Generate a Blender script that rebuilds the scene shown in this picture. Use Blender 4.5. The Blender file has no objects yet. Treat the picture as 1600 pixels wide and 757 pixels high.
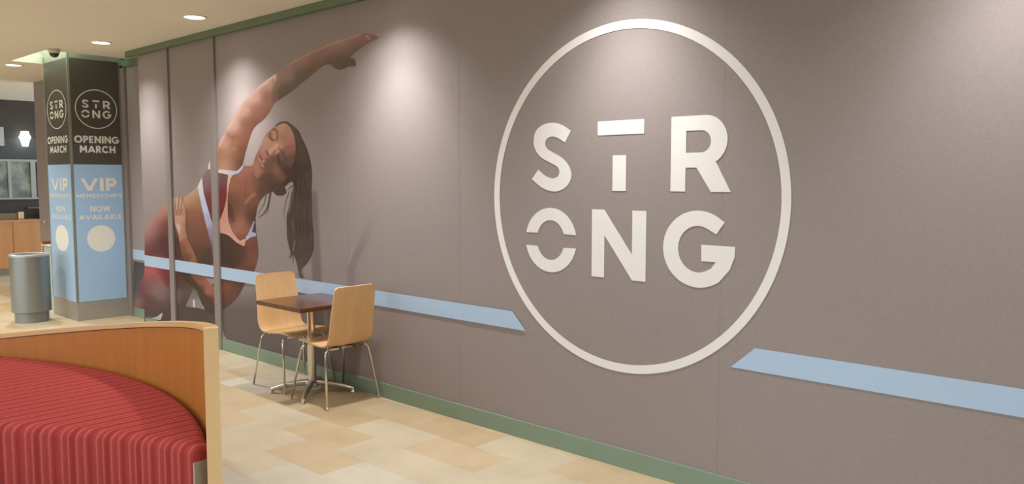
import bpy, bmesh, math, random
from math import sin, cos, pi, radians, hypot, exp
from mathutils import Vector, Matrix
from mathutils.geometry import delaunay_2d_cdt, tessellate_polygon
random.seed(7)
scene = bpy.context.scene
COL = scene.collection

# ------------------------------------------------------------------ camera
F_PX, YAW, PITCH, ROLL = 1252.2, 0.7436, 0.07944, 0.00056
CAM_Z = 1.70
fw = Vector((-sin(YAW)*cos(PITCH), cos(YAW)*cos(PITCH), -sin(PITCH)))
rt = Vector((cos(YAW), sin(YAW), 0))
up = rt.cross(fw)
rt, up = rt*cos(ROLL)+up*sin(ROLL), up*cos(ROLL)-rt*sin(ROLL)
cam_d = bpy.data.cameras.new('camera'); cam = bpy.data.objects.new('camera', cam_d); COL.objects.link(cam)
M = Matrix((( rt.x, up.x, -fw.x, 0), (rt.y, up.y, -fw.y, 0), (rt.z, up.z, -fw.z, CAM_Z), (0, 0, 0, 1)))
cam.matrix_world = M
cam_d.sensor_fit = 'HORIZONTAL'; cam_d.sensor_width = 36; cam_d.lens = 36*F_PX/1600
cam_d.clip_start = 0.05; cam_d.clip_end = 100
scene.camera = cam

# ------------------------------------------------------------------ light, world, exposure
scene.view_settings.view_transform = 'Standard'
scene.view_settings.look = 'None'
scene.view_settings.exposure = 0.0
scene.view_settings.gamma = 1.0
scene.view_settings.use_curve_mapping = False
AMBIENT = (0.86, 0.97, 1.08); AMBIENT_S = 2.4      # daylight-ish ambient fill; the open atrium behind the camera is made up
WIDE_W, WIDE_CONE = 112.0, 120        # every wall downlight: a wide beam and a tight core
CORE_W, CORE_CONE = 138.0, 84
SPOT_COL = (0.97, 0.98, 1.0)
FILL_W, FILL_CONE = 60.0, 128  # fill downlights added out of view to lift the lower walls
FILL_COL = (0.93, 0.98, 1.0); FAR_FILL_COL = (1.0, 0.87, 0.62)
w = bpy.data.worlds.new('world'); scene.world = w; w.use_nodes = True
bg = w.node_tree.nodes['Background']; bg.inputs[0].default_value = (*AMBIENT, 1); bg.inputs[1].default_value = AMBIENT_S

def lin(c):
    return tuple((v/255/12.92 if v/255 <= 0.04045 else ((v/255+0.055)/1.055)**2.4) for v in c)

# ------------------------------------------------------------------ materials
def mat(name, col, rough=0.6, metal=0.0, spec=0.5, noise=0.06, scale=12, stretch=(1, 1, 1), bump=0.0, bscale=200, emit=None, estr=0):
    """procedural material: base colour (linear) broken up by a soft noise."""
    m = bpy.data.materials.new(name); m.use_nodes = True
    nt = m.node_tree; N = nt.nodes; L = nt.links; b = N['Principled BSDF']
    b.inputs['Roughness'].default_value = rough; b.inputs['Metallic'].default_value = metal
    b.inputs['Specular IOR Level'].default_value = spec
    tc = N.new('ShaderNodeTexCoord'); mp = N.new('ShaderNodeMapping'); mp.inputs['Scale'].default_value = stretch
    L.new(tc.outputs['Object'], mp.inputs['Vector'])
    if noise > 0:
        nz = N.new('ShaderNodeTexNoise'); nz.inputs['Scale'].default_value = scale; nz.inputs['Detail'].default_value = 4
        L.new(mp.outputs[0], nz.inputs['Vector'])
        mx = N.new('ShaderNodeMix'); mx.data_type = 'RGBA'
        mx.inputs[6].default_value = (*[max(0, v*(1-noise)) for v in col], 1)
        mx.inputs[7].default_value = (*[min(1, v*(1+noise)) for v in col], 1)
        L.new(nz.outputs[0], mx.inputs[0]); L.new(mx.outputs[2], b.inputs['Base Color'])
    else:
        b.inputs['Base Color'].default_value = (*col, 1)
    if bump > 0:
        n2 = N.new('ShaderNodeTexNoise'); n2.inputs['Scale'].default_value = bscale
        bp = N.new('ShaderNodeBump'); bp.inputs['Strength'].default_value = bump; bp.inputs['Distance'].default_value = 0.002
        L.new(mp.outputs[0], n2.inputs['Vector']); L.new(n2.outputs[0], bp.inputs['Height']); L.new(bp.outputs[0], b.inputs['Normal'])
    if emit:
        b.inputs['Emission Color'].default_value = (*emit, 1); b.inputs['Emission Strength'].default_value = estr
    return m

def wood(name, c1, c2, rough=0.35, axis=2, scale=9, stretch=14, spec=0.5):
    m = bpy.data.materials.new(name); m.use_nodes = True
    nt = m.node_tree; N = nt.nodes; L = nt.links; b = N['Principled BSDF']
    b.inputs['Roughness'].default_value = rough; b.inputs['Specular IOR Level'].default_value = spec
    tc = N.new('ShaderNodeTexCoord'); mp = N.new('ShaderNodeMapping')
    s = [stretch]*3; s[axis] = 1.0; mp.inputs['Scale'].default_value = s
    nz = N.new('ShaderNodeTexNoise'); nz.inputs['Scale'].default_value = scale/6; nz.inputs['Detail'].default_value = 6; nz.inputs['Distortion'].default_value = 0.6
    cr = N.new('ShaderNodeValToRGB'); cr.color_ramp.elements[0].position = 0.3; cr.color_ramp.elements[1].position = 0.7
    cr.color_ramp.elements[0].color = (*c2, 1); cr.color_ramp.elements[1].color = (*c1, 1)
    L.new(tc.outputs['Object'], mp.inputs['Vector']); L.new(mp.outputs[0], nz.inputs['Vector'])
    L.new(nz.outputs[0], cr.inputs[0]); L.new(cr.outputs[0], b.inputs['Base Color'])
    return m

WALL = (0.286, 0.242, 0.228)
def wall_like(name, attr=False, rough=0.42, spec=0.2):
    """vinyl wall covering: fine woven grain, two hairline joints, colour flat or from the print."""
    m = bpy.data.materials.new(name); m.use_nodes = True
    nt = m.node_tree; N = nt.nodes; L = nt.links; b = N['Principled BSDF']
    b.inputs['Roughness'].default_value = rough; b.inputs['Specular IOR Level'].default_value = spec
    tc = N.new('ShaderNodeTexCoord')
    nz = N.new('ShaderNodeTexNoise'); nz.inputs['Scale'].default_value = 110; nz.inputs['Detail'].default_value = 2
    L.new(tc.outputs['Object'], nz.inputs['Vector'])
    mr = N.new('ShaderNodeMapRange'); mr.inputs['From Min'].default_value = 0.3; mr.inputs['From Max'].default_value = 0.7
    mr.inputs['To Min'].default_value = 0.95; mr.inputs['To Max'].default_value = 1.05
    L.new(nz.outputs[0], mr.inputs['Value'])
    if attr:
        a = N.new('ShaderNodeAttribute'); a.attribute_name = 'Col'; src = a.outputs['Color']
    else:
        r = N.new('ShaderNodeRGB'); r.outputs[0].default_value = (*WALL, 1); src = r.outputs[0]
    sx = N.new('ShaderNodeSeparateXYZ'); L.new(tc.outputs['Object'], sx.inputs[0])
    prev = mr.outputs[0]
    for xs in (-5.303, -2.03, 1.25):
        sub = N.new('ShaderNodeMath'); sub.operation = 'SUBTRACT'; sub.inputs[1].default_value = xs; L.new(sx.outputs[0], sub.inputs[0])
        ab = N.new('ShaderNodeMath'); ab.operation = 'ABSOLUTE'; L.new(sub.outputs[0], ab.inputs[0])
        m2 = N.new('ShaderNodeMapRange'); m2.inputs['From Min'].default_value = 0.001; m2.inputs['From Max'].default_value = 0.007
        m2.inputs['To Min'].default_value = 0.9; m2.inputs['To Max'].default_value = 1.0; L.new(ab.outputs[0], m2.inputs['Value'])
        mu = N.new('ShaderNodeMath'); mu.operation = 'MULTIPLY'; L.new(prev, mu.inputs[0]); L.new(m2.outputs[0], mu.inputs[1]); prev = mu.outputs[0]
    vm = N.new('ShaderNodeVectorMath'); vm.operation = 'SCALE'; L.new(src, vm.inputs[0]); L.new(prev, vm.inputs['Scale'])
    L.new(vm.outputs[0], b.inputs['Base Color'])
    return m

M_wall = wall_like('grey_vinyl_wall')
M_print = wall_like('mural_print', attr=True, spec=0.12)
M_rail = mat('olive_green_rail', (0.13, 0.18, 0.11), 0.5, noise=0.06, scale=6)
M_post = mat('taupe_metal_post', (0.235, 0.20, 0.185), 0.5, noise=0.03)
M_green = mat('sage_green_paint', (0.20, 0.275, 0.20), 0.45, noise=0.08, scale=6)
M_white = mat('white_vinyl', (0.76, 0.74, 0.695), 0.55, noise=0.02)
M_blue = mat('pale_blue_vinyl', (0.385, 0.52, 0.68), 0.42, noise=0.03)
M_ceil = mat('ceiling_paint', (0.82, 0.78, 0.69), 0.9, noise=0.02, scale=3)
M_sign_blue = mat('sky_blue_sign_vinyl', (0.37, 0.56, 0.80), 0.4, noise=0.03)
M_chrome = mat('chrome', (0.72, 0.70, 0.67), 0.16, 1.0, noise=0)
M_alu = mat('brushed_aluminium', (0.60, 0.60, 0.58), 0.28, 1.0, noise=0.05, scale=20)
M_steel = mat('satin_steel', (0.46, 0.45, 0.42), 0.42, 0.6, noise=0.08, scale=15, stretch=(1, 1, 8))
M_bin = mat('grey_bin_paint', (0.25, 0.27, 0.265), 0.36, 0.55, noise=0.05, scale=18)
M_black = mat('charcoal_vinyl', (0.085, 0.078, 0.062), 0.42, noise=0.05)
M_ply = wood('birch_plywood', (0.88, 0.56, 0.28), (0.78, 0.47, 0.215), 0.32, axis=2, scale=12, stretch=9)
M_edge = mat('ply_edge', (0.70, 0.48, 0.27), 0.5, noise=0.1, scale=40)
M_dark = wood('dark_table_veneer', (0.12, 0.042, 0.016), (0.085, 0.028, 0.010), 0.2, axis=1, scale=12, stretch=8)
M_maple = wood('pale_maple', (0.82, 0.58, 0.31), (0.76, 0.52, 0.26), 0.4, axis=2, scale=8, stretch=10)
M_panel = wood('honey_veneer', (0.46, 0.175, 0.032), (0.39, 0.14, 0.025), 0.38, axis=2, scale=10, stretch=7)
M_rubber = mat('black_rubber', (0.02, 0.02, 0.02), 0.7, noise=0)
M_plate = mat('grey_metal_plate', (0.36, 0.35, 0.30), 0.5, 0.2, noise=0.04)
M_disc = mat('lamp_glow', (1, 1, 1), 0.5, noise=0, emit=(1, 0.97, 0.9), estr=9)
M_cove = mat('pale_green_white_cove', (0.62, 0.70, 0.58), 0.8, noise=0.02)

# ------------------------------------------------------------------ object helpers
def link_mesh(name, verts, faces, m, parent=None, smooth=False, mats=None, fmat=None, recalc=True):
    me = bpy.data.meshes.new(name); me.from_pydata([tuple(v) for v in verts], [], faces)
    for x in (mats or [m]): me.materials.append(x)
    if fmat:
        for p, i in zip(me.polygons, fmat): p.material_index = i
    if recalc:
        bm = bmesh.new(); bm.from_mesh(me); bmesh.ops.recalc_face_normals(bm, faces=bm.faces); bm.to_mesh(me); bm.free()
    if smooth:
        for p in me.polygons: p.use_smooth = True
    o = bpy.data.objects.new(name, me); COL.objects.link(o)
    if parent: o.parent = parent
    return o

class MB:
    def __init__(s): s.v = []; s.f = []
    def add(s, v, f):
        k = len(s.v); s.v += [tuple(p) for p in v]; s.f += [tuple(i+k for i in q) for q in f]; return s
    def box(s, x0, x1, y0, y1, z0, z1, b=0.0):
        if b > 0:
            bm = bmesh.new(); bmesh.ops.create_cube(bm, size=1)
            for v in bm.verts:
                v.co = Vector(((x0+x1)/2+v.co.x*(x1-x0), (y0+y1)/2+v.co.y*(y1-y0), (z0+z1)/2+v.co.z*(z1-z0)))
            bmesh.ops.bevel(bm, geom=bm.edges[:], offset=b, segments=2, affect='EDGES')
            bm.verts.index_update(); s.add([v.co for v in bm.verts], [[v.index for v in f.verts] for f in bm.faces]); bm.free(); return s
        v = [(x, y, z) for x in (x0, x1) for y in (y0, y1) for z in (z0, z1)]
        return s.add(v, [(0, 1, 3, 2), (4, 6, 7, 5), (0, 4, 5, 1), (2, 3, 7, 6), (0, 2, 6, 4), (1, 5, 7, 3)])
    def lathe(s, prof, c=(0, 0, 0), n=40, cap=True):
        k = []; f = []
        for r, z in prof:
            for i in range(n):
                a = 2*pi*i/n; k.append((c[0]+r*cos(a), c[1]+r*sin(a), c[2]+z))
        for j in range(len(prof)-1):
            for i in range(n):
                f.append((j*n+i, j*n+(i+1) % n, (j+1)*n+(i+1) % n, (j+1)*n+i))
        if cap:
            f.append(tuple(range(n))); f.append(tuple((len(prof)-1)*n+i for i in range(n)))
        return s.add(k, f)
    def tube(s, pts, r, n=12):
        pts = [Vector(p) for p in pts]; rs = r if isinstance(r, (list, tuple)) else [r]*len(pts)
        V = []; Fc = []; prevn = None
        for i, p in enumerate(pts):
            t = ((pts[min(i+1, len(pts)-1)]-p).normalized()+(p-pts[max(i-1, 0)]).normalized()).normalized()
            if prevn is None:
                a = Vector((0, 0, 1)) if abs(t.z) < 0.9 else Vector((1, 0, 0)); nn = t.cross(a).normalized()
            else: nn = (prevn-t*prevn.dot(t)).normalized()
            prevn = nn; bb = t.cross(nn)
            for k in range(n):
                a = 2*pi*k/n; V.append(p+(nn*cos(a)+bb*sin(a))*rs[i])
        for i in range(len(pts)-1):
            for k in range(n): Fc.append((i*n+k, i*n+(k+1) % n, (i+1)*n+(k+1) % n, (i+1)*n+k))
        Fc.append(tuple(range(n))); Fc.append(tuple((len(pts)-1)*n+k for k in range(n)))
        return s.add(V, Fc)
    def prism(s, loops, fn, d):
        """loops: outer + holes (2D); fn(u,v,w) -> 3D; extruded from w=0 to w=d."""
        flat = [p for l in loops for p in l]
        tris = tessellate_polygon([[Vector((p[0], p[1], 0)) for p in l] for l in loops])
        n = len(flat); V = [fn(p[0], p[1], 0) for p in flat]+[fn(p[0], p[1], d) for p in flat]
        Fc = [tuple(t) for t in tris]+[tuple(i+n for i in reversed(t)) for t in tris]; k = 0
        for l in loops:
            m_ = len(l)
            for i in range(m_): Fc.append((k+i, k+(i+1) % m_, n+k+(i+1) % m_, n+k+i))
            k += m_
        return s.add(V, Fc)
    def obj(s, name, m, parent=None, smooth=False, auto=False):
        o = link_mesh(name, s.v, s.f, m, parent, smooth or auto)
        if auto:
            for e in o.data.edges: pass
            try: o.data.set_sharp_from_angle(angle=radians(35))
            except Exception: pass
        return o

def thing(name, label, cat, loc=(0, 0, 0), rz=0, group=None):
    o = bpy.data.objects.new(name, None); COL.objects.link(o); o.location = loc; o.rotation_euler = (0, 0, rz)
    o.empty_display_size = 0.1
    o['label'] = label; o['category'] = cat
    if group: o['group'] = group
    return o
def tag(o, label, cat, group=None, kind=None):
    o['label'] = label; o['category'] = cat
    if group: o['group'] = group
    if kind: o['kind'] = kind
    return o
def struct(o, label=None, cat=None):
    o['kind'] = 'structure'
    if label: o['label'] = label
    if cat: o['category'] = cat
    return o
def smooth_poly(pts, n=4, closed=True):
    """Catmull-Rom through the points"""
    out = []; m_ = len(pts)
    rng = range(m_ if closed else m_-1)
    for i in rng:
        g = (lambda k: pts[k % m_]) if closed else (lambda k: pts[max(0, min(m_-1, k))])
        p0, p1, p2, p3 = g(i-1), g(i), g(i+1), g(i+2)
        for k in range(n):
            t = k/n
            out.append(tuple(0.5*((2*p1[a])+(-p0[a]+p2[a])*t+(2*p0[a]-5*p1[a]+4*p2[a]-p3[a])*t*t+(-p0[a]+3*p1[a]-3*p2[a]+p3[a])*t**3) for a in (0, 1)))
    if not closed: out.append(tuple(pts[-1]))
    return out

# ================================================================== ROOM SHELL
WY = 3.832          # face of the long printed wall
RY = 4.06           # face of the recessed stretch beside the pillar
CZ = 3.117          # ceiling
WX0 = -9.17         # left end of the long wall
FARX = -16.7

# stone floor: 0.61 x 0.305 slabs in running bond, rows along the wall
def floor_material():
    m = bpy.data.materials.new('sandstone_tiles'); m.use_nodes = True
    nt = m.node_tree; N = nt.nodes; L = nt.links; b = N['Principled BSDF']
    b.inputs['Roughness'].default_value = 0.5; b.inputs['Specular IOR Level'].default_value = 0.25
    def math_(op, a, c=None):
        n = N.new('ShaderNodeMath'); n.operation = op
        for i, v in enumerate((a, c)):
            if v is None: continue
            if isinstance(v, (int, float)): n.inputs[i].default_value = v
            else: L.new(v, n.inputs[i])
        return n.outputs[0]
    tc = N.new('ShaderNodeTexCoord'); sx = N.new('ShaderNodeSeparateXYZ'); L.new(tc.outputs['Object'], sx.inputs[0])
    TW, TH = 0.612, 0.3095
    v = math_('DIVIDE', math_('SUBTRACT', sx.outputs[1], 3.4815-0.3095*30), TH)
    row = math_('FLOOR', v); fv = math_('FRACT', v)
    u = math_('ADD', math_('DIVIDE', math_('SUBTRACT', sx.outputs[0], -3.53-0.612*60), TW), math_('MULTIPLY', row, 0.5))
    colm = math_('FLOOR', u); fu = math_('FRACT', u)
    cv = N.new('ShaderNodeCombineXYZ'); L.new(row, cv.inputs[0]); L.new(colm, cv.inputs[1])
    wn = N.new('ShaderNodeTexWhiteNoise'); wn.noise_dimensions = '3D'; L.new(cv.outputs[0], wn.inputs['Vector'])
    cr = N.new('ShaderNodeValToRGB'); cr.color_ramp.interpolation = 'CONSTANT'
    cols = [(0.0, (0.45, 0.345, 0.205)), (0.22, (0.48, 0.40, 0.28)), (0.42, (0.425, 0.315, 0.185)), (0.6, (0.49, 0.435, 0.335)), (0.75, (0.465, 0.355, 0.22)), (0.88, (0.50, 0.45, 0.355))]
    cr.color_ramp.elements[0].color = (*cols[0][1], 1); cr.color_ramp.elements[1].position = cols[1][0]; cr.color_ramp.elements[1].color = (*cols[1][1], 1)
    for p, c in cols[2:]: e = cr.color_ramp.elements.new(p); e.color = (*c, 1)
    L.new(wn.outputs['Value'], cr.inputs[0])
    nz = N.new('ShaderNodeTexNoise'); nz.inputs['Scale'].default_value = 3.2; nz.inputs['Detail'].default_value = 7; nz.inputs['Roughness'].default_value = 0.6
    L.new(tc.outputs['Object'], nz.inputs['Vector'])
    mr = N.new('ShaderNodeMapRange'); mr.inputs['From Min'].default_value = 0.3; mr.inputs['From Max'].default_value = 0.7
    mr.inputs['To Min'].default_value = 0.9; mr.inputs['To Max'].default_value = 1.08; L.new(nz.outputs[0], mr.inputs['Value'])
    # joint mask
    eu = math_('MULTIPLY', math_('MINIMUM', fu, math_('SUBTRACT', 1.0, fu)), TW)
    ev = math_('MULTIPLY', math_('MINIMUM', fv, math_('SUBTRACT', 1.0, fv)), TH)
    e = math_('MINIMUM', eu, ev)
    j = N.new('ShaderNodeMapRange'); j.inputs['From Min'].default_value = 0.0008; j.inputs['From Max'].default_value = 0.0025
    j.inputs['To Min'].default_value = 0.82; j.inputs['To Max'].default_value = 1.0; L.new(e, j.inputs['Value'])
    k = math_('MULTIPLY', mr.outputs[0], j.outputs[0])
    vm = N.new('ShaderNodeVectorMath'); vm.operation = 'SCALE'; L.new(cr.outputs[0], vm.inputs[0]); L.new(k, vm.inputs['Scale'])
    L.new(vm.outputs[0], b.inputs['Base Color'])
    return m
struct(MB().box(-17.2, 5.0, -12.0, 8.0, -0.06, 0.0).obj('floor', floor_material()))

# ceiling slab with a square opening round the pillar
CY0 = -1.2          # edge of the soffit, placed so ambient light reaches the low wall; atrium made up
HX0, HX1, HY0, HY1 = -11.15, -9.93, 3.142, RY
c = MB()
for a in ((-17.2, HX0, CY0, 8), (HX1, 5.0, CY0, 8), (HX0, HX1, CY0, HY0), (HX0, HX1, HY1+0.09, 8)):
    c.box(*a, CZ, CZ+0.12)
struct(c.obj('ceiling', M_ceil))
# unseen bulkhead and right-hand wall, added to keep ambient light off the wall top
struct(MB().box(-17.2, 5.0, CY0-.12, CY0, 2.52, CZ+0.12).obj('trim_9', M_ceil))
struct(MB().box(5.0, 5.12, -12, RY, 0, CZ+1.5).obj('added_wall_right', M_wall))
cv = MB().box(HX0-0.03, HX0-0.001, HY0, HY1+0.09, CZ+0.02, CZ+0.42).box(HX1+0.001, HX1+0.03, HY0, HY1+0.09, CZ+0.02, CZ+0.42)
cv.box(HX0-0.03, HX1+0.03, HY0-0.03, HY0-0.001, CZ+0.02, CZ+0.42).box(HX0-0.03, HX1+0.03, HY1+0.06, HY1+0.09, CZ+0.02, CZ+0.42).box(HX0-0.03, HX1+0.03, HY0-0.03, HY1+0.09, CZ+0.42, CZ+0.45)
struct(cv.obj('trim_1', M_cove))

struct(MB().box(WX0, 5.0, WY, RY+0.06, 0, CZ).obj('wall_back', M_wall))
struct(MB().box(-13.4, WX0, RY, RY+0.06, 0, CZ).obj('wall_recess', M_wall))
# green skirting and green head rail
struct(MB().box(WX0-0.014, 5.0, WY-0.014, WY, 0, 0.113).obj('baseboard_back', M_green))
struct(MB().box(-10.17, WX0-0.014, RY-0.014, RY, 0, 0.113).obj('baseboard_recess', M_green))
rail = MB(); rail.prism([smooth_poly([(5.0, WY-0.05), (5.0, WY), (-9.36, WY), (-9.42, WY-0.012), (-9.425, WY-0.035), (-9.38, WY-0.05)], 1)], lambda u, v, w_: (u, v, 3.052+w_), CZ-3.052-0.001)
struct(rail.obj('trim_2', M_rail))
struct(MB().box(-10.17, WX0-0.001, RY-0.03, RY, 3.03, CZ-0.001).obj('trim_3', M_rail))
# taupe posts standing proud of the printed panes
def post(n, x0, x1, y, p=0.022, foot=True):
    b = MB().box(x0, x1, y-p, y, 0.0 if foot else 0.113, 3.052, 0.002)
    struct(b.obj('trim_%d' % n, M_post))
post(4, -8.507, -8.403, WY); post(5, -7.524, -7.405, WY)
post(6, -10.17, -10.06, RY, 0.03)
# rounded lower corner where the third pane meets the right-hand post
cor = MB(); pts = [(-7.405, 0.113)]+[(-7.405+0.11-0.11*cos(a*pi/16), 0.113+0.11-0.11*sin(a*pi/16)) for a in range(0, 9)]
cor.prism([pts], lambda u, v, w_: (u, WY-0.012+w_, v), 0.0115)
struct(cor.obj('trim_7', M_post))

# ================================================================== WALL GRAPHICS
# the mural is a flat print on the wall: image coordinates of the photographed print are rectified onto the wall plane
def on_plane(px, py, Y):
    d = fw*F_PX+rt*(px-800)-up*(py-378.5); t = Y/d.y
    return (d.x*t, d.z*t+CAM_Z)
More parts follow.
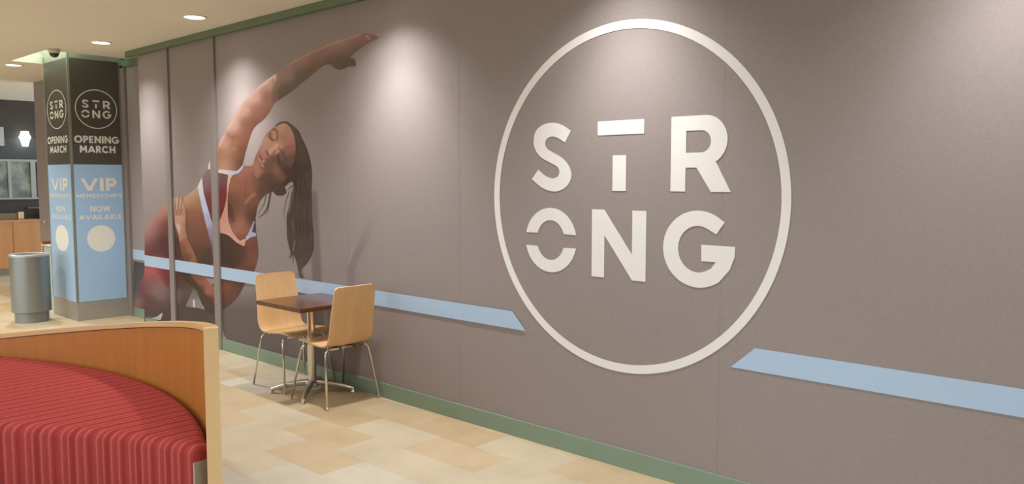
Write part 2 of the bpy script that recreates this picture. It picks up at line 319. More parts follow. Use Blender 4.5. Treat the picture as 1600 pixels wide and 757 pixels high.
#ILLUM
ILLUM = (215, 45, 24, 24, 17, 20, [[(0.66,0.57,0.42),(0.66,0.57,0.42),(0.66,0.58,0.43),(0.65,0.57,0.42),(0.67,0.58,0.43),(0.63,0.55,0.41),(0.68,0.60,0.45),(0.72,0.63,0.49),(0.69,0.61,0.46),(0.60,0.52,0.40),(0.60,0.53,0.40),(0.61,0.54,0.41),(0.61,0.53,0.40),(0.61,0.54,0.41),(0.62,0.55,0.42),(0.65,0.57,0.45),(0.73,0.66,0.52)],
[(0.66,0.57,0.42),(0.66,0.57,0.42),(0.66,0.58,0.43),(0.65,0.57,0.42),(0.67,0.58,0.43),(0.63,0.55,0.41),(0.68,0.60,0.45),(0.72,0.63,0.49),(0.69,0.61,0.46),(0.66,0.58,0.45),(0.64,0.56,0.43),(0.64,0.57,0.44),(0.64,0.56,0.43),(0.64,0.56,0.43),(0.64,0.57,0.44),(0.74,0.67,0.54),(1.42,1.36,1.24)],
[(0.66,0.57,0.42),(0.66,0.57,0.42),(0.66,0.58,0.43),(0.65,0.57,0.42),(0.67,0.58,0.43),(0.69,0.60,0.45),(0.77,0.68,0.54),(1.05,0.97,0.83),(0.76,0.67,0.52),(0.68,0.60,0.46),(0.66,0.58,0.45),(0.66,0.58,0.44),(0.65,0.58,0.45),(0.65,0.58,0.45),(0.69,0.61,0.49),(1.07,1.00,0.89),(1.94,1.89,1.79)],
[(0.75,0.65,0.49),(0.75,0.65,0.49),(0.70,0.61,0.46),(0.68,0.60,0.45),(0.69,0.60,0.45),(0.72,0.63,0.50),(1.45,1.38,1.25),(2.13,2.07,1.95),(1.19,1.12,0.99),(0.73,0.66,0.52),(0.68,0.60,0.46),(0.67,0.59,0.46),(0.67,0.59,0.47),(0.69,0.61,0.48),(0.82,0.76,0.64),(1.36,1.30,1.19),(2.31,2.27,2.16)],
[(1.49,1.42,1.28),(1.49,1.42,1.28),(0.78,0.70,0.55),(0.71,0.62,0.47),(0.71,0.62,0.47),(0.93,0.84,0.70),(1.99,1.93,1.80),(2.75,2.70,2.59),(1.58,1.52,1.40),(0.91,0.84,0.71),(0.72,0.64,0.50),(0.69,0.61,0.48),(0.69,0.62,0.49),(0.73,0.67,0.55),(0.99,0.92,0.80),(1.54,1.48,1.37),(2.52,2.48,2.39)],
[(2.00,1.93,1.81),(2.00,1.93,1.81),(1.03,0.96,0.82),(0.75,0.66,0.52),(0.75,0.67,0.52),(1.10,1.02,0.89),(2.25,2.20,2.08),(2.94,2.89,2.77),(1.82,1.75,1.64),(1.05,0.98,0.86),(0.79,0.71,0.58),(0.71,0.64,0.51),(0.71,0.64,0.52),(0.83,0.76,0.63),(1.08,1.02,0.89),(1.66,1.60,1.50),(2.46,2.42,2.32)],
[(2.23,2.17,2.04),(2.23,2.17,2.04),(1.19,1.11,0.98),(0.81,0.73,0.59),(0.82,0.74,0.60),(1.21,1.13,1.00),(2.20,2.14,2.02),(2.61,2.56,2.45),(1.90,1.85,1.73),(1.15,1.09,0.97),(0.85,0.78,0.66),(0.76,0.69,0.57),(0.77,0.70,0.58),(0.88,0.82,0.70),(1.14,1.08,0.97),(1.69,1.63,1.53),(2.24,2.19,2.10)],
[(2.06,2.00,1.87),(2.06,2.00,1.87),(1.34,1.26,1.13),(0.91,0.83,0.69),(0.90,0.82,0.69),(1.29,1.21,1.08),(1.96,1.90,1.79),(2.19,2.13,2.03),(1.81,1.75,1.63),(1.24,1.17,1.05),(0.91,0.84,0.72),(0.83,0.76,0.63),(0.81,0.75,0.63),(0.93,0.86,0.75),(1.21,1.14,1.03),(1.63,1.57,1.47),(1.99,1.93,1.84)],
[(1.78,1.72,1.59),(1.78,1.72,1.59),(1.35,1.28,1.15),(0.99,0.91,0.77),(0.96,0.88,0.76),(1.30,1.22,1.10),(1.72,1.66,1.55),(1.86,1.80,1.68),(1.64,1.58,1.47),(1.26,1.20,1.08),(0.96,0.89,0.77),(0.86,0.79,0.68),(0.86,0.79,0.68),(0.97,0.91,0.79),(1.23,1.16,1.06),(1.53,1.48,1.39),(1.76,1.71,1.61)],
[(1.52,1.46,1.34),(1.52,1.46,1.34),(1.29,1.22,1.10),(1.04,0.97,0.84),(1.00,0.93,0.81),(1.26,1.19,1.07),(1.51,1.44,1.33),(1.61,1.55,1.44),(1.47,1.41,1.31),(1.25,1.19,1.07),(1.00,0.94,0.83),(0.90,0.83,0.72),(0.90,0.83,0.72),(0.99,0.94,0.83),(1.21,1.15,1.04),(1.42,1.37,1.28),(1.58,1.54,1.44)],
[(1.38,1.31,1.18),(1.38,1.31,1.18),(1.25,1.19,1.06),(1.08,1.01,0.88),(1.04,0.97,0.86),(1.21,1.15,1.04),(1.37,1.31,1.19),(1.43,1.37,1.27),(1.37,1.31,1.20),(1.20,1.15,1.04),(1.03,0.97,0.86),(0.92,0.87,0.76),(0.93,0.87,0.76),(1.02,0.97,0.87),(1.19,1.14,1.04),(1.34,1.29,1.20),(1.44,1.40,1.31)],
[(1.28,1.21,1.08),(1.28,1.21,1.08),(1.22,1.14,1.02),(1.10,1.03,0.90),(1.08,1.01,0.89),(1.18,1.12,1.01),(1.28,1.23,1.12),(1.33,1.27,1.16),(1.28,1.22,1.11),(1.18,1.13,1.01),(1.05,0.99,0.88),(0.96,0.90,0.79),(0.96,0.90,0.79),(1.05,0.99,0.89),(1.17,1.12,1.01),(1.28,1.23,1.14),(1.36,1.30,1.20)],
[(1.20,1.14,1.02),(1.20,1.14,1.02),(1.18,1.11,0.98),(1.11,1.05,0.93),(1.10,1.03,0.91),(1.16,1.09,0.98),(1.21,1.15,1.04),(1.22,1.17,1.06),(1.21,1.15,1.04),(1.15,1.09,0.98),(1.07,1.01,0.90),(1.02,0.96,0.84),(0.99,0.94,0.84),(1.07,1.01,0.90),(1.14,1.09,0.99),(1.22,1.17,1.08),(1.27,1.22,1.13)],
[(1.19,1.12,0.98),(1.19,1.12,0.98),(1.17,1.09,0.96),(1.14,1.07,0.94),(1.12,1.05,0.93),(1.15,1.09,0.96),(1.16,1.10,0.99),(1.18,1.12,1.02),(1.17,1.11,1.00),(1.12,1.07,0.96),(1.07,1.02,0.91),(1.04,0.98,0.88),(1.03,0.98,0.87),(1.07,1.02,0.92),(1.13,1.07,0.97),(1.18,1.13,1.02),(1.22,1.17,1.08)],
[(1.18,1.11,0.97),(1.18,1.11,0.97),(1.16,1.09,0.95),(1.14,1.07,0.94),(1.14,1.08,0.96),(1.14,1.08,0.97),(1.14,1.08,0.97),(1.16,1.10,0.98),(1.14,1.09,0.98),(1.11,1.06,0.96),(1.09,1.03,0.92),(1.07,1.01,0.90),(1.07,1.01,0.90),(1.08,1.03,0.92),(1.10,1.05,0.96),(1.15,1.10,1.01),(1.19,1.14,1.04)],
[(1.16,1.09,0.95),(1.16,1.09,0.95),(1.16,1.08,0.94),(1.14,1.08,0.95),(1.15,1.08,0.95),(1.15,1.09,0.97),(1.14,1.08,0.96),(1.14,1.08,0.96),(1.12,1.07,0.95),(1.11,1.05,0.94),(1.08,1.03,0.92),(1.08,1.03,0.92),(1.08,1.03,0.92),(1.08,1.03,0.93),(1.10,1.05,0.95),(1.13,1.08,0.98),(1.15,1.10,1.00)],
[(1.15,1.08,0.94),(1.15,1.08,0.94),(1.16,1.09,0.94),(1.16,1.09,0.95),(1.16,1.09,0.97),(1.15,1.09,0.96),(1.14,1.09,0.96),(1.14,1.08,0.96),(1.12,1.06,0.95),(1.10,1.05,0.94),(1.09,1.04,0.93),(1.09,1.03,0.93),(1.09,1.04,0.93),(1.09,1.04,0.93),(1.10,1.05,0.96),(1.11,1.06,0.96),(1.12,1.08,0.98)],
[(1.15,1.07,0.93),(1.15,1.07,0.93),(1.17,1.09,0.94),(1.17,1.10,0.95),(1.17,1.10,0.97),(1.16,1.10,0.97),(1.14,1.08,0.96),(1.13,1.07,0.96),(1.12,1.06,0.96),(1.10,1.05,0.94),(1.10,1.05,0.94),(1.09,1.04,0.94),(1.10,1.04,0.94),(1.10,1.05,0.95),(1.10,1.05,0.94),(1.10,1.05,0.95),(1.11,1.06,0.97)],
[(1.15,1.07,0.92),(1.15,1.07,0.92),(1.17,1.09,0.94),(1.19,1.11,0.96),(1.18,1.11,0.97),(1.17,1.11,0.97),(1.15,1.09,0.96),(1.14,1.07,0.95),(1.12,1.06,0.95),(1.12,1.06,0.94),(1.11,1.06,0.95),(1.10,1.05,0.95),(1.10,1.05,0.95),(1.10,1.05,0.95),(1.08,1.03,0.94),(1.10,1.04,0.94),(1.10,1.05,0.95)],
[(1.15,1.07,0.92),(1.15,1.07,0.92),(1.17,1.11,0.97),(1.17,1.11,0.97),(1.18,1.12,0.99),(1.17,1.11,0.97),(1.16,1.09,0.97),(1.14,1.08,0.96),(1.12,1.06,0.94),(1.12,1.07,0.96),(1.12,1.07,0.96),(1.11,1.06,0.95),(1.11,1.06,0.96),(1.09,1.05,0.95),(1.08,1.03,0.94),(1.09,1.04,0.94),(1.09,1.04,0.94)],
])
def illum(px, py):
    """how much light falls on that spot of the wall (used to recover the print's own colours)"""
    if ILLUM is None: return (1.0, 1.0, 1.0)
    X0, Y0, SX, SY, NX, NY, T = ILLUM
    fx = min(max((px-X0)/SX, 0), NX-1.001); fy = min(max((py-Y0)/SY, 0), NY-1.001)
    i, j = int(fx), int(fy); fx -= i; fy -= j
    return tuple(((T[j][i][k]*(1-fx)+T[j][i+1][k]*fx)*(1-fy)+(T[j+1][i][k]*(1-fx)+T[j+1][i+1][k]*fx)*fy) for k in range(3))

def seg_dist(p, a, b):
    dx, dy = b[0]-a[0], b[1]-a[1]; L2 = dx*dx+dy*dy or 1e-9
    t = max(0, min(1, ((p[0]-a[0])*dx+(p[1]-a[1])*dy)/L2))
    return hypot(p[0]-a[0]-dx*t, p[1]-a[1]-dy*t)

def print_color(p, samples, strokes, soft=60):
    s = [0, 0, 0]; W = 0
    for (x, y), c in samples:
        d2 = (p[0]-x)**2+(p[1]-y)**2; wgt = exp(-d2/(2*soft))+1e-3/(d2+40); W += wgt
        for k in range(3): s[k] += wgt*c[k]
    s = [v/W for v in s]
    for pts, c, wd, a in strokes:
        x0 = min(q[0] for q in pts)-3*wd; x1 = max(q[0] for q in pts)+3*wd
        if p[0] < x0 or p[0] > x1: continue
        d = min(seg_dist(p, pts[i], pts[i+1]) for i in range(len(pts)-1)) if len(pts) > 1 else hypot(p[0]-pts[0][0], p[1]-pts[0][1])
        g = a*exp(-(d/wd)**2)
        if g > 0.01: s = [s[k]*(1-g)+lin(c)[k]*g for k in range(3)]
    return s

def painted(name, poly, samples, parent, layer, step=1.6, strokes=(), Y=WY, smooth=3, label=None, clip=None, soft=60):
    if smooth > 1: poly = smooth_poly(poly, smooth)
    if clip: poly = [(max(clip[0], min(clip[1], x)), y) for x, y in poly]
    clean = [poly[0]]
    for q in poly[1:]:
        if hypot(q[0]-clean[-1][0], q[1]-clean[-1][1]) > 0.15: clean.append(q)
    poly = clean
    n = len(poly); pts = [Vector(p) for p in poly]
    x0, x1 = min(p[0] for p in poly), max(p[0] for p in poly); y0, y1 = min(p[1] for p in poly), max(p[1] for p in poly)
    def inside(x, y):
        r = False
        for i in range(n):
            a, b = poly[i], poly[(i+1) % n]
            if (a[1] > y) != (b[1] > y) and x < (b[0]-a[0])*(y-a[1])/(b[1]-a[1])+a[0]: r = not r
        return r
    y = y0+step/2; odd = 0
    while y < y1:
        x = x0+step/2+(step/2 if odd else 0)
        while x < x1:
            if inside(x, y): pts.append(Vector((x, y)))
            x += step
        y += step*0.87; odd = 1-odd
    r = delaunay_2d_cdt(pts, [(i, (i+1) % n) for i in range(n)], [], 1, 1e-4)
    V2, Fc = r[0], r[2]
    S = [(p, lin(c)) for p, c in samples]
    off = 0.0012+0.0004*layer
    V = []; C = []
    for v in V2:
        X, Z = on_plane(v[0], v[1], Y); V.append((X, Y-off, Z))
        c = print_color(v, S, strokes, soft); e = illum(v[0], v[1]) if Y == WY else illum(230, v[1])
        C.append(tuple(min(0.9, c[k]/e[k]) for k in range(3)))
    o = link_mesh(name, V, [tuple(f) for f in Fc], M_print, parent)
    at = o.data.color_attributes.new('Col', 'FLOAT_COLOR', 'POINT')
    for i, c in enumerate(C): at.data[i].color = (*c, 1)
    # face the room
    if o.data.polygons and sum(p.normal.y for p in o.data.polygons) > 0: o.data.flip_normals()
    if label: o['label'] = label
    return o

mural = thing('wall_mural', 'large printed mural of a ponytailed woman in red activewear stretching one arm overhead', 'mural', (0, 0, 0))

# backdrop of the print: wall grey with printed shadows and a darker lower part
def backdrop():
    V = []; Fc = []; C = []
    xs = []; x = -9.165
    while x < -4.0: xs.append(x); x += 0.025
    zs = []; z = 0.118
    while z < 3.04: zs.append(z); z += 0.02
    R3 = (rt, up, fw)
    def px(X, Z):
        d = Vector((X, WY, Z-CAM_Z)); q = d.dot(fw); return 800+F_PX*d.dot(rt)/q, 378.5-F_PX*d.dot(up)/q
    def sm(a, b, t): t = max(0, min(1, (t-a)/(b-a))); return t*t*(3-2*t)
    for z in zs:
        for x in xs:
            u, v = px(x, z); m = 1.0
            # tone gets darker low down, fading out to the right
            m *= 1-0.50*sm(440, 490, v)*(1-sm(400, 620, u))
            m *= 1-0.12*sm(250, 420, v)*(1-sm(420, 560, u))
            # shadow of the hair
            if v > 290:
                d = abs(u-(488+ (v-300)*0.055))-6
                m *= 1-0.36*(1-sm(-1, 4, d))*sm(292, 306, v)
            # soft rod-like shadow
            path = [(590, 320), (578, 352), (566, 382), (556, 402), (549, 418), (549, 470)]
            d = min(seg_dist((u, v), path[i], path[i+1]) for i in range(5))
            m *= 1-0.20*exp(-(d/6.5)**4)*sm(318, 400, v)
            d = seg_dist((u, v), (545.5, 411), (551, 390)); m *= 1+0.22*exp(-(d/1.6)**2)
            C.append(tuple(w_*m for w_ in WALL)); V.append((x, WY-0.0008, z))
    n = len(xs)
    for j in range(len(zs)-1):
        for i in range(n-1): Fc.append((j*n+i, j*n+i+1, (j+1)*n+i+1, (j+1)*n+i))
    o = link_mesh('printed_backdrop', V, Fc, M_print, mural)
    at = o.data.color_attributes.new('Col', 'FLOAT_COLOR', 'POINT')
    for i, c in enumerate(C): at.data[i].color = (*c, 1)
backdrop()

body = [(343,262),(334,252),(328,256),(325.4,264),(316.2,278.3),(309.6,290),(301.7,298),(293.7,304.7),(285.8,310),(281,315),(276,324),(268,345),(262,380),(260,440),(272,470),(290,479),(303.3,450),(320.4,483.5),(332,492),(347,485),(356.8,479),(367.7,469.3),(375.7,458.4),(383.2,443.5),(397.5,423.7),(403.8,402),(403.4,385),(401,365),(399.7,350),(400,338),(404,320),(413,306.4),(424,300),(434,292),(425,268),(400,256),(394.8,258.5),(388.8,259.5),(381,258),(372,248),(355,246)]
S_body = [((385,265),(168,108,88)),((400,280),(118,78,62)),((392,287),(150,98,76)),((410,290),(94,67,54)),((430,292),(78,60,48)),((366,290),(150,100,78)),((376,302),(140,92,70)),((364,312),(112,74,56)),((374,330),(132,88,70)),((386,318),(122,82,64)),((370,345),(152,100,80)),((380,355),(165,110,88)),((385,368),(128,80,64)),((395,335),(92,64,50)),((398,350),(80,55,44)),((362,335),(85,56,45)),((396,400),(120,76,58)),((401,388),(112,70,54)),((385,425),(105,66,50)),((350,385),(68,50,42)),((360,405),(72,52,42)),((375,395),(84,58,46)),((355,450),(120,76,58)),((366,458),(105,68,54)),((350,472),(95,65,52)),((375,446),(88,62,50)),((299,304),(195,156,122)),((288,313),(190,146,112)),((306,316),(160,112,84)),((300,335),(140,94,70)),((312,352),(130,86,66)),((322,372),(115,76,58)),((300,372),(118,80,62)),((288,352),(122,82,62)),((305,392),(95,68,52)),((325,402),(80,60,48)),((285,330),(148,104,80)),((276,385),(82,58,48)),((280,430),(74,56,46)),((290,462),(74,60,50)),((325,472),(80,60,48)),((315,455),(76,58,46)),((268,465),(80,56,48)),((345,430),(92,62,50)),((335,485),(76,60,50)),((275,340),(110,72,58))]
painted('torso', body, S_body, mural, 1, strokes=[
    ([(384,317),(391,309),(398,304)], (176,126,96), 2.0, 0.7), ([(383,300),(386,292),(392,276)], (160,106,84), 3, 0.4),
    ([(360,322),(362,338),(365,345)], (72,46,38), 3.2, 0.55), ([(386,285),(383,305)], (100,66,50), 2.2, 0.4), ([(389,322),(386,345),(382,356)], (92,62,50), 2.5, 0.25)])

arm = [(343,268),(340,240),(342,226),(354.9,200),(368.6,175),(383.4,156),(404.5,135),(419,123.5),(430,116),(446.8,103.4),(463.7,91.8),(489,80),(510,68.5),(523,65),(544,60),(556.7,54.8),(565,51.6),(578,52.3),(590.5,53),(593,56),(590.5,60),(580,65.4),(567.3,72.8),(554.6,83.3),(547,90.7),(553.6,91.8),(556,97),(555.7,103.4),(546,104),(539.8,106.6),(531,109.2),(523,106.6),(516.6,101.7),(510.2,100.9),(501.8,105.5),(489,116),(472,129.8),(455.3,143.6),(438.4,155.2),(430,160.5),(421.5,175),(411,188),(397,200),(389,221),(383.6,240),(379.7,255.7),(377,264),(369,268),(356,267)]
S_arm = [((350,222),(205,155,132)),((361,196),(225,178,155)),((376,172),(218,168,145)),((396,150),(216,168,146)),((416,130),(200,156,134)),((368,215),(172,118,92)),((386,195),(165,112,90)),((404,172),(168,114,94)),((420,150),(152,108,88)),((384,220),(150,98,74)),((396,197),(130,86,66)),((412,180),(140,92,72)),((364,243),(166,112,82)),((352,252),(188,140,110)),((356,262),(196,150,120)),((374,254),(105,74,56)),((381,236),(132,86,64)),((368,262),(120,84,66)),((346,245),(168,118,90)),((436,121),(142,110,90)),((448,113),(134,104,86)),((446,138),(96,80,64)),((440,150),(92,76,62)),((466,96),(128,100,80)),((480,92),(132,98,78)),((470,118),(94,78,62)),((486,108),(92,74,58)),((500,84),(124,92,74)),((494,96),(100,76,60)),((518,74),(132,102,82)),((512,82),(112,82,64)),((526,88),(96,76,62)),((530,102),(84,70,54)),((514,95),(86,70,56)),((540,66),(134,104,86)),((546,76),(102,78,64)),((560,62),(128,96,78)),((572,64),(110,80,66)),((584,58),(122,84,72)),((591,56),(158,122,106)),((550,97),(84,70,56)),((556,72),(98,74,62))]
painted('raised_arm', arm, S_arm, mural, 2, strokes=[
    ([(343,226),(356,201),(370,176),(385,157),(405,137),(428,119)], (238,200,178), 2.6, 0.65), ([(430,117),(430,127)], (215,180,158), 1.4, 0.8),
    ([(432,128),(428,142),(428,158)], (108,80,64), 3.0, 0.5), ([(354,206),(360,216),(372,214)], (150,98,76), 3.0, 0.4),
    ([(360,232),(366,214)], (140,90,68), 2.2, 0.35), ([(352,240),(368,232)], (196,146,116), 3.0, 0.4),
    ([(573,56),(578,61)], (172,138,118), 1.0, 0.8), ([(578,58),(590,60)], (96,66,56), 1.6, 0.5), ([(448,103),(490,81),(524,66),(548,59),(564,53)], (160,130,108), 1.5, 0.5),
    ([(590,53),(592,55)], (205,175,160), 1.0, 0.8)])

face = [(445,290),(447.8,300),(444,304.5),(438.4,306),(431.5,304.5),(427,300),(418,292),(408,283),(400,277),(397,271),(395.8,259),(398,248.7),(402.3,238.4),(407.5,226.4),(411,217.8),(417,208.5),(424.6,202),(430.4,197.9),(438.3,192.6),(446.2,191.6),(452.8,195.3),(459,203.2),(464,216.4),(466,229.6),(465,245.4),(460,264),(453,280)]
S_face = [((440,200),(178,132,104)),((450,204),(160,118,94)),((432,203),(170,122,98)),((424,208),(165,116,92)),((450,220),(158,110,88)),((457,232),(140,92,76)),((460,245),(106,76,62)),((446,238),(134,92,74)),((452,252),(98,72,58)),((414,222),(180,136,116)),((413,232),(176,126,104)),((422,228),(170,120,96)),((430,222),(178,130,104)),((438,222),(166,118,92)),((434,229),(186,138,110)),((426,236),(196,142,114)),((420,242),(172,114,92)),((409,242),(166,112,94)),((404,246),(160,106,90)),((402,258),(168,114,94)),((405,268),(172,118,98)),((400,268),(150,100,84)),((412,262),(110,74,60)),((418,256),(104,78,64)),((428,248),(98,74,60)),((426,262),(112,78,62)),((432,268),(128,86,70)),((438,276),(112,76,62)),((436,258),(98,74,60)),((444,262),(78,60,48)),((440,246),(96,72,58)),((412,275),(96,68,54)),((425,278),(90,64,52)),((438,290),(80,60,50)),((444,298),(76,58,48)),((452,270),(72,56,46)),((444,214),(162,114,90)),((410,252),(140,92,76))]
painted('face', face, S_face, mural, 3, step=0.9, soft=18, strokes=[
    ([(425,202.5),(430,201.5),(433.5,206),(434,213),(432.5,219)], (94,68,56), 1.5, 0.85),       # brow
    ([(422.5,209),(421.5,213),(423.5,217.5),(428,219.5)], (78,56,48), 1.8, 0.8),                # lashes of the closed eye
    ([(426.5,209),(429,214)], (176,128,104), 1.8, 0.6), ([(424,214),(426,219)], (84,60,50), 1.3, 0.5),
    ([(433,226),(426,234),(422,240)], (208,156,130), 1.8, 0.65),                                  # nose ridge
    ([(416.5,236.5),(418,240),(420.5,243)], (82,56,46), 1.4, 0.85), ([(430,236),(424,246),(414,252)], (84,62,50), 2.6, 0.5),
    ([(406.5,243.5),(409,248),(412,253),(413.5,258)], (84,54,46), 1.3, 0.85),                    # parting of the lips
    ([(410,245),(413,249),(416,252)], (178,122,106), 1.3, 0.6), ([(405,248),(408.5,254),(411.5,260)], (194,142,124), 1.5, 0.7),
    ([(411.5,250.5),(413,254.5)], (226,190,176), 0.7, 0.8), ([(404,252),(407,262)], (150,98,82), 1.3, 0.4),
    ([(436,232),(441,236),(445,243),(446.5,250)], (84,60,50), 1.8, 0.6),                         # far brow
    ([(434,243),(436,249),(438,258)], (70,52,44), 2.0, 0.7), ([(438.5,244.5),(441,249)], (122,88,72), 1.6, 0.6),
    ([(430,258),(434,268)], (140,94,76), 3, 0.35)])

hair = [(429.8,197),(436.7,191.2),(442,190),(448.7,189.8),(457.3,195.3),(467.6,205.8),(471,214.3),(477.9,228),(483,243.5),(486.4,257.3),(487.8,276),(487,299),(487.4,320),(488,343),(489.8,364.5),(490.5,385.6),(486.6,400.4),(480.3,411),(472.9,419.4),(469.7,425.8),(474.5,434.5),(468.5,432),(464.8,415.2),(461,402),(457,398),(452.8,406),(454.5,396),(450.7,381.4),(448.6,368.7),(448.6,358),(448,347),(448.8,335),(451.8,322.3),(455,305),(459,289),(456,284),(449,288),(444,292),(442,286),(449,278),(456,263),(461,245.4),(462.5,229.6),(460.8,216),(456.6,204),(451.6,197),(446,193.2),(438,194.2),(432,198)]
S_hair = [((448,192),(92,76,62)),((462,206),(84,68,56)),((470,225),(76,62,52)),((465,240),(78,60,48)),((478,250),(72,58,48)),((465,265),(70,54,44)),((482,280),(76,62,52)),((455,278),(68,54,44)),((470,300),(68,54,46)),((484,330),(84,68,58)),((462,330),(78,64,54)),((470,360),(70,58,48)),((484,380),(82,68,58)),((455,370),(84,70,58)),((468,395),(78,64,54)),((478,405),(86,72,60)),((468,420),(84,70,58))]
HS = [([(459.5,292),(457,310),(451,332)], (140,118,102), 1.0, 0.7), ([(457,345),(459,360)], (136,114,100), 1.0, 0.6),
    ([(461,378),(458,392)], (138,116,102), 1.2, 0.7), ([(455,300),(453,322)], (124,102,86), 0.9, 0.6), ([(493,324),(493,331)], (130,110,96), 1.2, 0.5), ([(456,372),(454,390)], (56,44,38), 1.0, 0.6)]
rh = random.Random(3)
for k in range(26):      # locks running down the tail
    t0 = k/25; xa = 458+27*t0; xb = 452+36*t0
    pts_ = [(xa+rh.uniform(-1, 1), 268+rh.uniform(0, 40)), ((xa+xb)/2+rh.uniform(-2, 2), 330+rh.uniform(-10, 10)), (xb+rh.uniform(-2, 2)-3*t0, 372+rh.uniform(-8, 16))]
    HS.append((pts_, (96, 80, 68) if k % 2 else (54, 43, 36), 0.9, 0.4))
for k in range(9):
    HS.append(([(450+k*1.6, 192+k*1.2), (463+k*1.8, 215+k*2), (470+k*1.5, 255)], (104, 88, 74) if k % 2 else (62, 50, 42), 0.8, 0.4))
painted('hair', hair, S_hair, mural, 4, step=1.2, smooth=2, strokes=HS)
def ribbon(name, pts, w0, col, layer):
    """thin printed lock of hair, tapering to its tip"""
    q = smooth_poly(pts, 4, closed=False); L_ = []; R_ = []; n = len(q)
    for i, p in enumerate(q):
        a, b = q[max(0, i-1)], q[min(n-1, i+1)]; dx, dy = b[0]-a[0], b[1]-a[1]; l = hypot(dx, dy) or 1
        h = w0/2*(1-0.85*i/(n-1)); L_.append((p[0]-dy/l*h, p[1]+dx/l*h)); R_.append((p[0]+dy/l*h, p[1]-dx/l*h))
    return painted(name, L_+R_[::-1], [(q[0], col), (q[-1], col)], mural, layer, step=30, smooth=1)
for pts, w0, c in [([(423,299),(421,312),(418,325),(411,335),(403,340)], 3.4, (92,74,62)), ([(416,303),(413,318),(406,330),(402,338)], 1.4, (110,92,78)),
                   ([(420,318),(419,330),(412,338)], 1.2, (108,90,78)), ([(458,290),(452,294),(449,297)], 1.8, (104,84,70)), ([(452,300),(446,318),(444,336),(450,348)], 1.1, (112,94,80)),
                   ([(451,370),(453,388),(458,402)], 1.6, (88,72,60)), ([(462,392),(458,404),(459,412)], 1.6, (88,72,60)), ([(466,405),(470,420),(468,434)], 1.8, (86,70,58)),
                   ([(472,410),(472,424),(476,436)], 1.4, (88,72,60)), ([(458,396),(453,401),(449,403)], 1.3, (92,76,64))]:
    ribbon('hair_strand', pts, w0, c, 4.3)

# clothing
redside = [(330,258),(325.4,264),(316.2,278.3),(316.5,292),(324,321.4),(331.5,347.3),(333,366),(344,366),(341,362.6),(341,352),(344,344),(350,329),(354.7,306.4),(357.5,273),(345,268)]
painted('top_side_panel', redside, [((325,272),(140,118,112)),((320,284),(136,108,104)),((328,290),(130,90,86)),((330,310),(124,60,58)),((327,325),(106,62,58)),((345,276),(112,92,86)),((350,282),(110,76,72)),((348,300),(124,52,50)),((346,320),(118,48,46)),((343,340),(104,46,44)),((335,350),(100,50,48))], mural, 5, smooth=1)
painted('top_shade_panel', [(343,362.6),(352.5,366),(366,376),(378,384),(383,385),(374,396),(360,400),(343,398)], [((350,380),(76,54,44)),((365,390),(74,54,44)),((378,390),(92,64,52)),((360,372),(84,58,48))], mural, 5, smooth=1)
pink = [(357,271.5),(365,272.5),(361.5,279),(359.6,286),(357.4,297),(356.2,314),(356.8,340),(359.4,351.3),(363.9,362.6),(371.6,373),(376.5,376.5),(383.5,373.4),(384.2,378),(382.4,385),(378.3,383.5),(370,379),(360,370),(352.5,366),(341.2,362.6),(341,353),(343.8,344.6),(350,329),(352.6,318),(354.7,306.4)]
painted('top_front_band', pink, [((360,277),(222,172,150)),((357,290),(212,158,138)),((355,310),(196,140,120)),((352,335),(196,140,120)),((348,352),(204,148,126)),((358,362),(206,150,128)),((372,377),(214,162,140)),((381,380),(196,140,118))], mural, 6, smooth=2, strokes=[([(378,377),(384,374)], (235,190,165), 1.2, 0.6)])
band = [(336,264),(341,265),(353.2,265.7),(363.8,266.8),(370,267.2),(375.2,263.5),(379.5,258.5),(381.2,257.5),(380.6,261),(376.3,268.6),(370.4,272.4),(363,274.2),(357.2,273.6),(350,271.8),(341,269.8),(336,269)]
painted('top_strap', band, [((345,267),(232,206,188)),((356,270),(230,196,178)),((364,271),(206,188,190)),((369,270),(168,180,210)),((375,266),(172,176,196)),((380,259),(214,206,206))], mural, 6.4, smooth=2)
painted('top_strap', [(384.5,371),(388,366),(392,357),(397,345.5),(398.6,347),(396,356),(394,363),(400.6,364.5),(401,369),(392,371.5),(385,376.5)], [((394,352),(150,150,168)),((395,366),(160,168,196)),((386,373),(196,176,176)),((400,367),(150,158,186))], mural, 6.4, smooth=1)
painted('diagonal_strap', [(316,277.5),(309.4,291),(312,306),(315.5,321.8),(322.2,351),(329.6,378.8),(332.6,402),(334,402),(334,352),(331.5,347.3),(324,321.4),(318.6,301)], [((313,288),(222,212,206)),((313,300),(204,202,210)),((319,320),(190,192,206)),((325,345),(172,166,184)),((330,365),(140,128,148)),((332,390),(104,88,92))], mural, 6, smooth=1)
painted('strap_tip', [(328,251.9),(326.6,257),(325.2,263.8),(328.9,265.3),(329.2,259),(328.8,254)], [((327,260),(226,214,202))], mural, 6.4, smooth=1)

